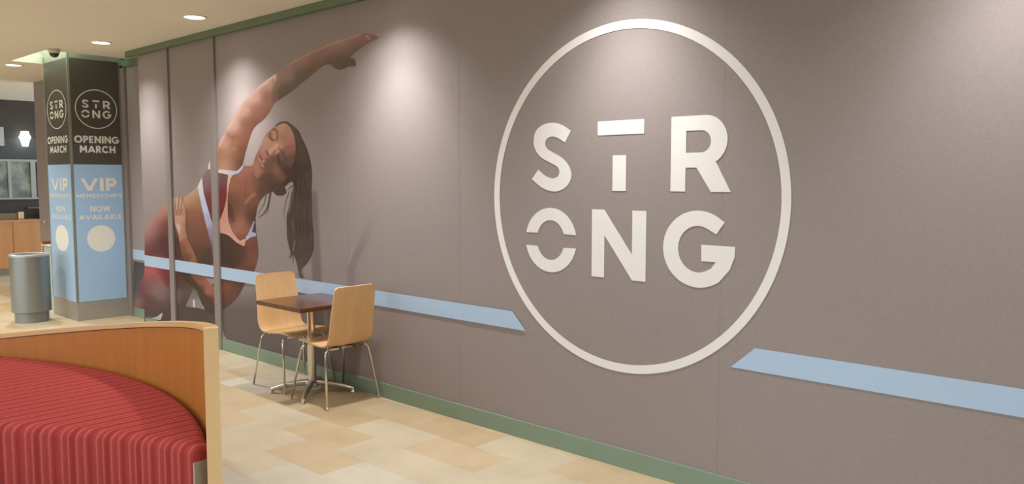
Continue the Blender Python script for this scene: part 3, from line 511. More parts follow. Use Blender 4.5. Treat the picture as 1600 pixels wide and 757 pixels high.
leg = [(262,318.5),(258,322),(249,330.5),(242.7,338),(236,346),(231.6,352.9),(227,359),(224,366),(224,505),(262,506),(290,506),(345,508),(345,486),(332,492),(320.4,483.5),(300,480.8),(290.6,478.7),(303.3,450),(292,440),(278,420),(272,380),(274,340),(272,330)]
S_leg = [((258,324),(196,136,118)),((247,336),(192,140,124)),((236,350),(188,142,128)),((228,364),(184,138,126)),((228,376),(150,98,92)),((236,366),(134,84,78)),((248,350),(140,86,78)),((258,336),(160,98,84)),((240,380),(108,64,60)),((258,356),(112,64,60)),((256,380),(90,54,50)),((232,392),(106,62,58)),((266,350),(96,58,52)),((230,422),(172,88,82)),((240,420),(178,84,80)),((254,428),(128,54,54)),((262,436),(104,52,50)),((230,446),(122,74,70)),((240,440),(138,96,88)),((247,452),(134,108,100)),((256,462),(124,100,92)),((266,470),(96,76,68)),((234,474),(102,66,62)),((252,485),(84,64,58)),((232,490),(84,68,60)),((240,480),(96,72,66)),((250,500),(76,64,56)),((280,450),(78,58,48)),((276,420),(76,56,46)),((282,490),(80,68,58)),((300,495),(84,72,60)),((310,490),(80,68,57)),((330,500),(84,74,62)),((272,480),(78,62,54)),((285,462),(108,88,78)),((280,470),(84,66,56)),((292,470),(72,60,50))]  # lowest samples paint in dark reflections below the leggings
painted('leggings', leg, S_leg, mural, 7, smooth=1, clip=(226.2, 345), strokes=[([(230,421),(240,424),(248,432),(254,445)], (170,104,98), 4, 0.4), ([(228,477),(262,481)], (110,90,82), 1.5, 0.4), ([(281,456),(279,470)], (120,100,92), 4, 0.5)])
painted('studio_gap', [(303.3,450),(290.6,478.7),(300,481),(304,480.4),(320.4,483.8),(312,466)], [((303,460),(112,98,88)),((296,475),(120,108,98)),((303,474),(150,140,130)),((314,480),(140,128,118))], mural, 8, step=1.0, smooth=1, strokes=[([(303.5,470),(304,481)], (226,222,214), 1.3, 0.9), ([(318,480),(320,483)], (205,198,190), 1.2, 0.8)])
painted('studio_gap', [(322,434),(334.8,436),(334.8,444),(328.5,446),(325,441)], [((328,438),(150,134,126)),((332,442),(150,132,122))], mural, 8, smooth=1)
painted('painted_reflection', [(229.6,493.8),(238,497),(246,495),(254.4,488.9),(254.2,493),(251.4,500.8),(240,499.6)], [((235,497),(150,142,130)),((248,497),(170,162,150)),((254,490),(200,196,186))], mural, 8.2, smooth=1)  # pale reflection painted as a patch at the foot of the pane

hand = [(274,309.8),(278.8,307.2),(282,309),(285,307.6),(286.6,309.6),(286.6,318),(290.4,325),(291.2,338),(290.8,352.9),(291.7,364),(296.4,378.8),(303.8,393.5),(309.3,410),(314,424),(322,433),(327,441),(335,448),(345,456),(345,478),(335,475.5),(325.4,466),(317.5,455),(309.6,444),(300,432),(292,415),(284,396),(280.6,375),(278.8,364),(274.2,351),(273.2,336),(271.4,323),(271,312)]
S_hand = [((277,312),(196,152,124)),((284,311),(190,146,118)),((276,326),(178,132,106)),((282,326),(186,138,112)),((288,332),(178,128,100)),((284,346),(190,146,120)),((289,350),(160,112,86)),((279,356),(196,156,134)),((286,364),(168,116,90)),((280,366),(180,138,114)),((292,380),(152,100,76)),((285,388),(122,80,62)),((298,392),(148,98,74)),((292,402),(110,74,56)),((305,408),(146,96,72)),((298,418),(98,68,52)),((314,434),(120,78,60)),((318,440),(150,96,76)),((326,450),(158,100,80)),((334,458),(152,96,76)),((316,450),(96,66,52)),((330,468),(92,64,50)),((342,464),(138,88,68))]
painted('resting_arm', hand, S_hand, mural, 9, step=1.1, soft=16, smooth=2, strokes=[
    ([(280.5,309),(279,322),(276.5,336)], (104,68,52), 0.9, 0.75), ([(285.5,310),(283.5,322),(281.5,334)], (104,68,52), 0.9, 0.7), ([(274.4,314),(274.4,330)], (96,62,50), 0.9, 0.5),
    ([(288,322),(284,332),(280,338)], (120,80,62), 0.9, 0.5), ([(277.5,312),(276.4,328)], (222,184,158), 1.0, 0.5), ([(283,311),(281,326)], (216,174,146), 1.0, 0.5),
    ([(286.5,318),(287.5,326)], (214,174,148), 1.0, 0.5), ([(279,352),(281,364)], (228,196,178), 1.4, 0.6), ([(276,338),(284,340)], (208,166,140), 1.6, 0.4)])
# the sliver of the print that continues on the recessed panel
sliver = thing('recessed_mural_sliver', 'narrow printed strip on the recessed panel beside the pillar, with a dark red knee', 'mural', (0, 0, 0))
painted('printed_shade', [(209,408),(229,412),(229,500),(209,492)], [((212,412),(84,78,76)),((220,430),(92,82,80)),((213,450),(98,86,84)),((212,470),(120,104,100)),((225,412),(84,74,72))], sliver, 1, Y=RY, smooth=1)
painted('leggings', [(229,424),(225,430),(220,441),(217.5,453),(217,466),(212,470),(209.6,471),(210,482),(217,485),(229,487)], [((226,432),(150,84,80)),((222,446),(132,76,74)),((220,462),(112,66,62)),((213,473),(176,136,126)),((214,480),(124,84,78)),((225,478),(92,58,54))], sliver, 2, Y=RY, smooth=1)

# --- round logo, in units of the ring's radius about its centre
CX, CZc, RR = -2.670, 1.5805, 1.0119
def letters(R, place):
    """returns {name: loops} of the six letters in logo units"""
    def arc(cx, cz, r, a0, a1, n=24, rz=None):
        rz = rz or r
        return [(cx+r*cos(radians(a0+(a1-a0)*i/n)), cz+rz*sin(radians(a0+(a1-a0)*i/n))) for i in range(n+1)]
    L = []
    S_out = [(-.366,.400),(-.410,.332),(-.462,.360),(-.507,.372),(-.548,.362),(-.566,.333),(-.552,.301),(-.506,.276),(-.431,.240),(-.378,.190),(-.360,.138),(-.378,.088),(-.429,.050),(-.499,.038),(-.585,.058),(-.674,.112),(-.621,.171),(-.561,.132),(-.506,.118),(-.466,.129),(-.452,.157),(-.468,.187),(-.506,.206),(-.602,.249),(-.648,.300),(-.660,.351),(-.640,.412),(-.580,.447),(-.501,.455),(-.430,.437)]
    # smooth every run between the sharp terminals
    def runs(p, corners):
        out = []; n = len(p); cs = sorted(corners)
        for a, b in zip(cs, cs[1:]+[cs[0]+n]):
            seg = [p[i % n] for i in range(a, b+1)]
            out += (smooth_poly(seg, 5, closed=False)[:-1] if len(seg) > 2 else [seg[0]])
        return out
    L.append(('S', [runs(S_out, [0, 1, 15, 16])]))
    L.append(('T', [[(-.167,.366),(.151,.366),(.151,.446),(-.167,.446)], None, [(-.0595,.046),(.0335,.046),(.0335,.249),(-.0595,.249)]]))
    bowl = [(.328,.448),(.52,.448)]+arc(.528,.318,.128,88,-60,16, .130)+[(.680,.048),(.567,.048),(.480,.175),(.415,.175),(.415,.048),(.324,.048),(.324,.448)]
    hole = [(.416,.370),(.507,.370)]+arc(.506,.312,.056,85,-85,12,.058)+[(.507,.254),(.416,.254)]
    L.append(('R', [bowl, hole]))
    oc = (-.520, -.262); cut = .040
    a0 = math.degrees(math.asin(cut/.200)); a1 = math.degrees(math.asin(cut/.118))
    top = arc(*oc, .203, a0, 180-a0, 28, .199)+arc(*oc, .110, 180-a1, a1, 24, .123)
    bot = arc(*oc, .203, 180+a0, 360-a0, 28, .199)+arc(*oc, .110, 360-a1, 180+a1, 24, .123)
    L.append(('O', [top, None, bot]))
    L.append(('N', [[(-.203,-.063),(-.115,-.063),(.080,-.313),(.080,-.063),(.173,-.063),(.173,-.460),(.082,-.460),(-.112,-.213),(-.112,-.460),(-.203,-.460)]]))
    gc = (.497, -.257)
    g = arc(*gc, .213, 43, 353, 40, .206)
    g = [(.650,-.109)]+arc(*gc, .213, 52, 307, 40, .205)+[(.683,-.355),(.709,-.288),(.712,-.232),(.517,-.232),(.519,-.319),(.604,-.319),(.574,-.357)]+arc(*gc, .119, 300, 62, 30, .124)+[(.603,-.174)]
    L.append(('G', [g]))
    return L
def logo(parent, fn, d, m, ring_w=0.049, ring_r=1.0, letter_scale=1.0, label=True, one=False):
    n = 128
    o_ = [(ring_r*cos(2*pi*i/n), ring_r*sin(2*pi*i/n)) for i in range(n)]; i_ = [((ring_r-ring_w)*cos(2*pi*i/n), (ring_r-ring_w)*sin(2*pi*i/n)) for i in range(n)]
    ring = MB()
    V = [fn(*p, 0) for p in o_]+[fn(*p, 0) for p in i_]+[fn(*p, d) for p in o_]+[fn(*p, d) for p in i_]
    Fc = []
    for i in range(n):
        j = (i+1) % n; Fc += [(i, j, n+j, n+i), (2*n+i, 3*n+i, 3*n+j, 2*n+j), (i, 2*n+i, 2*n+j, j), (n+i, n+j, 3*n+j, 3*n+i)]
    ring.add(V, Fc); ring.obj('ring', m, parent)
    for nm, loops in letters(1, None):
        b = MB(); cur = []
        for l in loops+[None]:
            if l is None:
                if cur: b.prism(cur, fn, d); cur = []
            else: cur.append([(p[0]*letter_scale, p[1]*letter_scale) for p in l])
        o = b.obj('letter', m, parent)
        if label: o['label'] = 'letter %s of the round logo' % nm
big = thing('round_wall_logo', 'huge white ring logo with the letters STRONG on the long taupe wall', 'logo', (0, 0, 0))
logo(big, lambda u, v, w_: (CX+u*RR, WY-0.0015-w_, CZc+v*RR), 0.0012, M_white)

# --- pale blue stripe, broken either side of the logo
s1 = MB().prism([[(WX0+0.002, .710), (-3.397, .7145), (-3.516, .831), (WX0+0.002, .8315)]], lambda u, v, w_: (u, WY-0.0058-w_, v), 0.001)
s1 = s1.obj('blue_stripe', M_blue); tag(s1, 'pale blue wall stripe running left from the logo, across the woman mural', 'stripe')
s2 = MB().prism([[(-1.960, .711), (3.5, .711), (3.5, .8305), (-1.828, .8305)]], lambda u, v, w_: (u, WY-0.0015-w_, v), 0.001)
s2 = s2.obj('blue_stripe', M_blue); tag(s2, 'pale blue wall stripe running right from the logo to the picture edge', 'stripe')
s3 = MB().prism([[(-10.05, .712), (WX0-0.002, .712), (WX0-0.002, .832), (-10.05, .832)]], lambda u, v, w_: (u, RY-0.003-w_, v), 0.001)
s3 = s3.obj('blue_stripe', M_blue); tag(s3, 'short pale blue stripe on the recessed panel just right of the pillar', 'stripe')

# ================================================================== PILLAR WITH SIGN
PX0, PX1, PY0, PY1 = -10.98, -10.17, 3.44, 4.055
pil = thing('sign_pillar', 'square metal-clad pillar wrapped in black and pale blue gym advertising', 'pillar', ((PX0+PX1)/2, (PY0+PY1)/2, 0))
def pl(o): o.location = (-(PX0+PX1)/2, -(PY0+PY1)/2, 0); return o
pl(MB().box(PX0+.006, PX1-.006, PY0+.006, PY1-.006, 0.22, CZ+0.41).obj('core', M_steel, pil))
pl(MB().box(PX0, PX1, PY0, PY1, 0.0, 0.225, 0.003).obj('kick_plate', M_steel, pil))
M_trim = mat('grey_green_corner_trim', (0.30, 0.33, 0.29), 0.4, 0.5, noise=0.04)
for x, y in ((PX1, PY0), (PX0, PY0), (PX1, PY1)):
    sx_ = -1 if x == PX1 else 1; sy_ = 1 if y == PY0 else -1
    a = sorted((x, x+sx_*.022)); b_ = sorted((y, y+sy_*.022)); e = 0.002
    pl(MB().box(a[0]-(e if sx_ > 0 else 0), a[1]+(e if sx_ < 0 else 0), b_[0]-(e if sy_ > 0 else 0), b_[1]+(e if sy_ < 0 else 0), 0.225, CZ+0.05).obj('corner_trim', M_trim, pil))
M_white2 = mat('white_lettering', (0.80, 0.80, 0.74), 0.5, noise=0.02)
GL = {  # simple geometric capitals: strokes in a unit-high box, (width, [polylines])
 'O': (1.0, [[(.5+.41*cos(radians(a)), .5+.41*sin(radians(a))) for a in range(0, 361, 15)]]),
 'P': (.62, [[(.1, 0), (.1, 1)], [(.1, .91), (.33, .91)]+[(.33+.2*cos(radians(a)), .68+.23*sin(radians(a))) for a in range(90, -91, -18)]+[(.1, .45)]]),
 'E': (.58, [[(.1, 0), (.1, 1)], [(.1, .91), (.56, .91)], [(.1, .5), (.5, .5)], [(.1, .09), (.56, .09)]]),
 'N': (.84, [[(.1, 0), (.1, 1)], [(.1, .93), (.74, .07)], [(.74, 0), (.74, 1)]]),
 'I': (.2, [[(.1, 0), (.1, 1)]]),
 'G': (.98, [[(.5+.41*cos(radians(a)), .5+.41*sin(radians(a))) for a in range(45, 361, 15)], [(.5, .46), (.98, .46)]]),
 'M': (1.0, [[(.12, 0), (.16, 1)], [(.16, .95), (.5, .3)], [(.5, .3), (.84, .95)], [(.84, 1), (.88, 0)]]),
 'A': (.96, [[(.06, 0), (.48, .96)], [(.48, .96), (.9, 0)], [(.22, .28), (.74, .28)]]),
 'R': (.68, [[(.1, 0), (.1, 1)], [(.1, .91), (.33, .91)]+[(.33+.19*cos(radians(a)), .69+.22*sin(radians(a))) for a in range(90, -91, -18)]+[(.1, .47)], [(.33, .45), (.62, 0)]]),
 'C': (.92, [[(.5+.41*cos(radians(a)), .5+.41*sin(radians(a))) for a in range(45, 316, 15)]]),
 'H': (.8, [[(.1, 0), (.1, 1)], [(.1, .5), (.7, .5)], [(.7, 0), (.7, 1)]]),
 'V': (.92, [[(.06, 1), (.46, .05)], [(.46, .05), (.86, 1)]]),
 'B': (.66, [[(.1, 0), (.1, 1)], [(.1, .91), (.32, .91)]+[(.32+.17*cos(radians(a)), .72+.19*sin(radians(a))) for a in range(90, -91, -18)]+[(.1, .53)], [(.1, .53), (.34, .53)]+[(.34+.2*cos(radians(a)), .31+.22*sin(radians(a))) for a in range(90, -91, -18)]+[(.1, .09)]]),
 'S': (.62, [smooth_poly([(.55, .82), (.42, .92), (.28, .92), (.15, .82), (.15, .67), (.28, .56), (.42, .47), (.52, .35), (.5, .17), (.36, .08), (.2, .09), (.07, .2)], 3, False)]),
 'W': (1.25, [[(.06, 1), (.34, .05)], [(.34, .05), (.62, .92)], [(.62, .92), (.9, .05)], [(.9, .05), (1.18, 1)]]),
 'L': (.54, [[(.1, 0), (.1, 1)], [(.1, .09), (.52, .09)]]),
}
def text_mesh(txt, u0, u1, z0, z1, fn, th=0.2, d=0.001):
    """capitals between u0..u1 and z0..z1 drawn with flat strokes"""
    gap = 0.14; tot = sum(GL[c][0] if c != ' ' else 0.5 for c in txt)+gap*(len(txt)-1); x = 0; b = MB(); k = 0
    su = (u1-u0)/tot; sz = z1-z0
    for c in txt:
        if c == ' ': x += 0.5+gap; continue
        wd, pls = GL[c]
        for p in pls:
            n = len(p); lf = []; rg = []
            P_ = [((x+q[0])*su, q[1]*sz) for q in p]; h = th*sz/2
            for i in range(n):
                if i == 0: dx, dy = P_[1][0]-P_[0][0], P_[1][1]-P_[0][1]
                elif i == n-1: dx, dy = P_[-1][0]-P_[-2][0], P_[-1][1]-P_[-2][1]
                else: dx, dy = P_[i+1][0]-P_[i-1][0], P_[i+1][1]-P_[i-1][1]
                l = hypot(dx, dy) or 1; nx, ny = -dy/l*h, dx/l*h
                cl = lambda v: max(0, min(sz, v))
                lf.append((P_[i][0]+nx, cl(P_[i][1]+ny))); rg.append((P_[i][0]-nx, cl(P_[i][1]-ny)))
            k += 1; w_ = d+k*0.00002
            V = [fn(u0+q[0], z0+q[1], w_) for q in lf]+[fn(u0+q[0], z0+q[1], w_) for q in rg]
            b.add(V, [(i, i+1, n+i+1, n+i) for i in range(n-1)])
        x += wd+gap
    return b
def disc(b, cu, cz, r, fn, w_, n=48):
    b.prism([[(cu+r*cos(2*pi*i/n), cz+r*sin(2*pi*i/n)) for i in range(n)]], fn, w_); return b
def pillar_face(fn, u_len, lab):
    """one clad face of the pillar; u runs 0..u_len left to right as read"""
    tw = 0.024
    k = u_len/0.591
    up_ = MB().prism([[(tw, 1.86), (u_len-tw, 1.86), (u_len-tw, 3.095), (tw, 3.095)]], fn, 0.0015).obj('black_panel', M_black, pil); pl(up_)
    lo = MB().prism([[(tw, .225), (u_len-tw, .225), (u_len-tw, 1.86), (tw, 1.86)]], fn, 0.0015).obj('blue_panel', M_sign_blue, pil); pl(lo)
    f2 = lambda u, v, w_: fn(u, v, w_+0.0017)
    c_u = u_len/2+0.005*k
    lg = MB(); n = 72
    def fl(u, v, w_): return f2(c_u+u*0.236*k, 2.518+v*0.232, w_)
    for nm, loops in letters(1, None):
        cur = []
        for l in loops+[None]:
            if l is None:
                if cur: lg.prism(cur, fl, 0.0006); cur = []
            else: cur.append(l)
    o1 = [(cos(2*pi*i/n), sin(2*pi*i/n)) for i in range(n)]; i1 = [(p[0]*.955, p[1]*.955) for p in o1]
    lg.add([fl(*p, 0.0006) for p in o1]+[fl(*p, 0.0006) for p in i1], [(i, (i+1) % n, n+(i+1) % n, n+i) for i in range(n)])
    lg.obj('round_emblem', M_white2, up_)
    for txt, u0, u1, z0, z1, th, par in (('OPENING', .045, .545, 2.115, 2.200, .24, up_), ('MARCH', .098, .498, 2.000, 2.083, .24, up_),
            ('VIP', .100, .496, 1.545, 1.700, .27, lo), ('MEMBERSHIPS', .042, .553, 1.463, 1.513, .22, lo), ('NOW', .190, .415, 1.298, 1.366, .22, lo), ('AVAILABLE', .060, .545, 1.203, 1.262, .22, lo)):
        text_mesh(txt, u0*k, u1*k, z0, z1, f2, th).obj('lettering', M_white2, par)
    b = MB(); b.prism([[(u_len/2+0.003+0.160*k*cos(2*pi*i/48), 0.973+0.160*sin(2*pi*i/48)) for i in range(48)]], f2, 0.0006)
    b.obj('white_disc', M_white2, lo)
pillar_face(lambda u, v, w_: (PX1+0.0005+w_, PY0+u, v), PY1-PY0-0.02, 'right')
pillar_face(lambda u, v, w_: (PX0+u, PY0-0.0005-w_, v), PX1-PX0, 'front')

# ================================================================== DOWNLIGHTS
def downlight(x, y, beams, col, label, z=CZ):
    t = thing('downlight', label, 'ceiling light', (x, y, z), 0, 'round recessed downlights')
    MB().lathe([(0.105, 0.0), (0.105, -0.008), (0.088, -0.010), (0.085, 0.0)], n=36, cap=False).obj('trim_ring', M_ceil, t, smooth=True)
    MB().lathe([(0.001, -0.004), (0.086, -0.004), (0.086, -0.001)], n=32, cap=True).obj('lens', M_disc, t)
    for power, cone, blend in beams:
        ld = bpy.data.lights.new('downlight_lamp', 'SPOT'); ld.energy = power; ld.color = col; ld.spot_size = radians(cone); ld.spot_blend = blend; ld.shadow_soft_size = 0.05
        l = bpy.data.objects.new('lamp', ld); COL.objects.link(l); l.parent = t; l.location = (0, 0, -0.03)
    return t
row = [(-6.925, 3.40, 'downlight nearest the left end of the woman mural, rightmost of those in view', .9),
       (-8.933, 3.36, 'downlight in the ceiling above the gap between pillar and mural, middle of the three', .78),
       (-11.50, 3.27, 'downlight farthest left, beyond the open ceiling square round the pillar', .9),
       (-4.62, 3.40, 'downlight above the fingertips of the mural woman', 1), (-2.60, 3.40, 'downlight above the round logo', .74), (-0.70, 3.40, 'downlight above the wall right of the logo', .64), (1.55, 3.40, 'downlight at the far right end of the wall', .7)]
for i, (x, y, lb, k) in enumerate(row): downlight(x, y, ((WIDE_W*k, WIDE_CONE, 1.0), (CORE_W*k, CORE_CONE, 1.0)), SPOT_COL, lb)
PLACES = {-15.2: 'in front of the far timber counter', -12.5: 'between the pillar and the far counter', -9.8: 'on the camera side of the pillar', -7.1: 'behind the curved banquette',
          -4.4: 'over the banquette end post', -1.7: 'over the floor facing the round logo', 1.0: 'right of the camera, facing the right-hand blue stripe'}
for x in (-15.2, -12.5, -9.8, -7.1, -4.4, -1.7, 1.0):  # unseen downlights, added as fill for walls, pillar and furniture
    for y in (1.5, -0.5):
        downlight(x, y, ((FILL_W*(3.2 if x < -9 else 1.15), FILL_CONE, 0.9),), FAR_FILL_COL if x < -9 else FILL_COL, ('added unseen fill downlight ' if y > 0 else 'added unseen fill downlight at the ceiling edge, ')+PLACES[x])

# unseen point lamps added to brighten the square opening round the pillar
cl_d = bpy.data.lights.new('cove_fill', 'POINT'); cl_d.energy = 3; cl_d.color = (.9, 1.0, .86); cl_d.shadow_soft_size = .06
for p_ in ((-11.02, 3.28, CZ+.3), (-10.5, 3.28, CZ+.3), (-10.04, 3.28, CZ+.3)):
    l_ = bpy.data.objects.new('cove_fill', cl_d); COL.objects.link(l_); l_.location = p_
# dome camera
dc = thing('dome_camera', 'small round security camera on the ceiling by the pillar top', 'security camera', (-10.13, 3.31, CZ+0.05))
dc.location = (-9.80, 3.19, CZ)
MB().lathe([(0.06, 0), (0.062, -0.02), (0.05, -0.045)], n=28).obj('housing', mat('camera_white', (.55, .53, .48), .4), dc, smooth=True)
MB().lathe([(0.05, -0.04), (0.046, -0.06), (0.034, -0.078), (0.015, -0.088), (0.001, -0.09)], n=28).obj('dome', mat('smoked_dome', (.03, .03, .035), .1), dc, smooth=True)

# ================================================================== TABLE
TBX, TBY = -5.400, 3.530
t = thing('cafe_table', 'small square dark wood cafe table on a chrome column against the wall', 'table', (TBX, TBY, 0))
MB().box(-.315, .315, -.295, .295, .708, .739, .004).obj('tabletop', M_dark, t)
MB().lathe([(.034, .06), (.034, .42), (.037, .425), (.037, .435), (.031, .44), (.031, .70)], n=28).obj('column', M_chrome, t, auto=True)
MB().box(-.14, .14, -.14, .14, .698, .708).obj('mounting_plate', M_rubber, t)
MB().lathe([(.045, .05), (.058, .062), (.055, .085), (.04, .10)], n=28).obj('hub', M_alu, t, auto=True)
for sx_, sy_ in ((-1, -1), (1, -1), (1, 1), (-1, 1)):
    ex, ey = sx_*.225, sy_*.23; L0 = hypot(ex, ey); pts = []; rs = []
    for i in range(13):
        s = i/12; pts.append((ex*(0.10+0.90*s), ey*(0.10+0.90*s), 0.085-0.012*s-0.045*s*s)); rs.append(0.026-0.009*s)
    o = MB().tube(pts, rs, 12).obj('foot', M_alu, t, auto=True)
    MB().lathe([(.018, 0), (.02, .004), (.014, .018), (.008, .03)], (ex, ey, 0), n=16).obj('glide', M_alu, o)

# ================================================================== CHAIRS
def make_chair(label, loc, rz):
    t = thing('plywood_chair', label, 'chair', loc, rz, 'bent plywood cafe chairs')
    # side profile (x forward, z up): seat front -> back top
    prof = smooth_poly([(.215, .442), (.205, .458), (.15, .466), (.06, .458), (-.03, .450), (-.10, .447), (-.155, .455), (-.192, .482), (-.212, .53), (-.222, .60), (-.236, .70), (-.254, .80), (-.272, .905)], 5, closed=False)
    n = len(prof); acc = [0]
    for i in range(1, n): acc.append(acc[-1]+hypot(prof[i][0]-prof[i-1][0], prof[i][1]-prof[i-1][1]))
    Ltot = acc[-1]; m_ = 16; V = []; th = 0.011
    def halfw(s):
        w_ = 0.200+0.008*sin(min(1, s/0.45)*pi)-0.018*max(0, (s-0.55)/0.45)
        e = min(s*Ltot, (1-s)*Ltot); r = 0.03 if s > .5 else 0.05
        if e < r: w_ -= r-math.sqrt(max(0, r*r-(r-e)**2))
        return w_
    side = []
    for lay in (0, 1):
        for i, (x, z) in enumerate(prof):
            a, b = prof[max(0, i-1)], prof[min(n-1, i+1)]; dx, dz = b[0]-a[0], b[1]-a[1]; l = hypot(dx, dz)
            nx, nz = dz/l, -dx/l
            if nz < 0 and x > -.1: pass
            s = acc[i]/Ltot; hw = halfw(s)
            for j in range(m_+1):
                v = -1+2*j/m_; back = max(0, (s-.5)/.5)
                cur = -0.012*back*(1-v*v)+(-0.006*(1-v*v)*(1-back))*0
                zc = -0.007*(1-v*v)*(1-back) if s < .5 else 0
                o_ = th*lay
                V.append((x+cur+nx*o_, v*hw, z+zc+nz*o_))
    K = n*(m_+1); Fc = []; fm = []
    for lay in (0, 1):
        for i in range(n-1):
            for j in range(m_):
                a = lay*K+i*(m_+1)+j; Fc.append((a, a+1, a+m_+2, a+m_+1)); fm.append(0)
    for i in range(n-1):
        for j in (0, m_):
            a = i*(m_+1)+j; Fc.append((a, a+m_+1, K+a+m_+1, K+a)); fm.append(1)
    for i in (0, n-1):
        for j in range(m_):
            a = i*(m_+1)+j; Fc.append((a, a+1, K+a+1, K+a)); fm.append(1)
    sh = link_mesh('seat_shell', V, Fc, M_ply, t, True, mats=[M_ply, M_edge], fmat=fm)
    sh.data.set_sharp_from_angle(angle=radians(40))
    # two chrome hoops, front and rear: leg / cross tube / leg
    for sx_, fx, tx in ((1, .245, .150), (-1, -.230, -.150)):
        zt = 0.428
        for sy_ in (-1, 1):
            pts = [(fx, sy_*.240, 0.004), (tx+(fx-tx)*.15, sy_*.200, zt-.045), (tx+(fx-tx)*.06, sy_*.193, zt-.02), (tx, sy_*.178, zt-.004), (tx, sy_*.155, zt)]
            q = [pts[0]]+[pts[0]]*0
            MB().tube(pts, .0085, 12).obj('leg', M_chrome, t, smooth=True)
            MB().lathe([(.0095, 0), (.0095, .01), (.0088, .014)], (fx, sy_*.240, 0), n=12).obj('foot_cap', M_alu, t)
        MB().tube([(tx, -.156, zt), (tx, 0, zt), (tx, .156, zt)], .0085, 12).obj('cross_tube', M_chrome, t, smooth=True)
    MB().box(-.16, .16, -.075, -.055, zt-.006, zt+.006).box(-.16, .16, .055, .075, zt-.006, zt+.006).obj('seat_bracket', M_rubber, t)
    return t
make_chair('bent plywood chair on the left of the dark table, facing right, seat tucked under it', (-5.745, 3.585, 0), radians(0))
make_chair('bent plywood chair on the right of the dark table, its back towards the logo', (-5.112, 3.553, 0), radians(180))

# ================================================================== CURVED BANQUETTE
BCX, BCY, BR = -4.888, -1.057, 3.108
def rimz(x):   # the timber back sweeps down to the left
    return 0.50+0.0 if x < -8 else (1.0 + (x+3.44)*0.128 - 0.004*(x+3.44)**2) + 0.018
bq = thing('curved_banquette', 'curved timber-backed banquette with red striped upholstered seat in the left foreground', 'bench', (-4.9, 1.5, 0))
def bl(o): o.location = (4.9, -1.5, 0); return o
a_end = math.atan2(1.705-BCY, -3.462-BCX); a_start = a_end+radians(86)
def arcpt(a, r): return (BCX+r*cos(a), BCY+r*sin(a))
def arc_wall(r0, r1, zlo, zhi, n=90, a0=None, a1=None):
    b = MB(); V = []; Fc = []; a0 = a_start if a0 is None else a0; a1 = a_end if a1 is None else a1
    for i in range(n+1):
        a = a0+(a1-a0)*i/n
        for r, zf in ((r0, zlo), (r1, zlo), (r1, zhi), (r0, zhi)):
            x, y = arcpt(a, r); xx = arcpt(a, BR)[0]; V.append((x, y, zf(xx)))
    for i in range(n):
        for k in range(4): Fc.append((i*4+k, i*4+(k+1) % 4, i*4+4+(k+1) % 4, i*4+4+k))
    Fc.append((0, 1, 2, 3)); Fc.append((n*4, n*4+1, n*4+2, n*4+3))
    return b.add(V, Fc)
M_cap = wood('maple_cap', (0.66, 0.41, 0.19), (0.60, 0.36, 0.155), 0.4, axis=0, scale=8, stretch=6)
aend2 = a_end+0.012
bl(arc_wall(BR+.008, BR+.050, lambda x: 0.0, lambda x: rimz(x)-.034, a1=aend2).obj('back_panel', M_panel, bq, auto=True))
bl(arc_wall(BR+.0, BR+.056, lambda x: rimz(x)-.028, lambda x: rimz(x), a1=aend2).obj('top_rail', M_cap, bq, auto=True))
bl(arc_wall(BR+.012, BR+.046, lambda x: rimz(x)-.034, lambda x: rimz(x)-.028, a1=aend2).obj('shadow_gap', M_rubber, bq))
bl(arc_wall(BR-.008, BR+.056, lambda x: 0.0, lambda x: rimz(-3.46)+.004, 3, a0=aend2-.0002, a1=a_end-.004).obj('end_post', M_maple, bq))
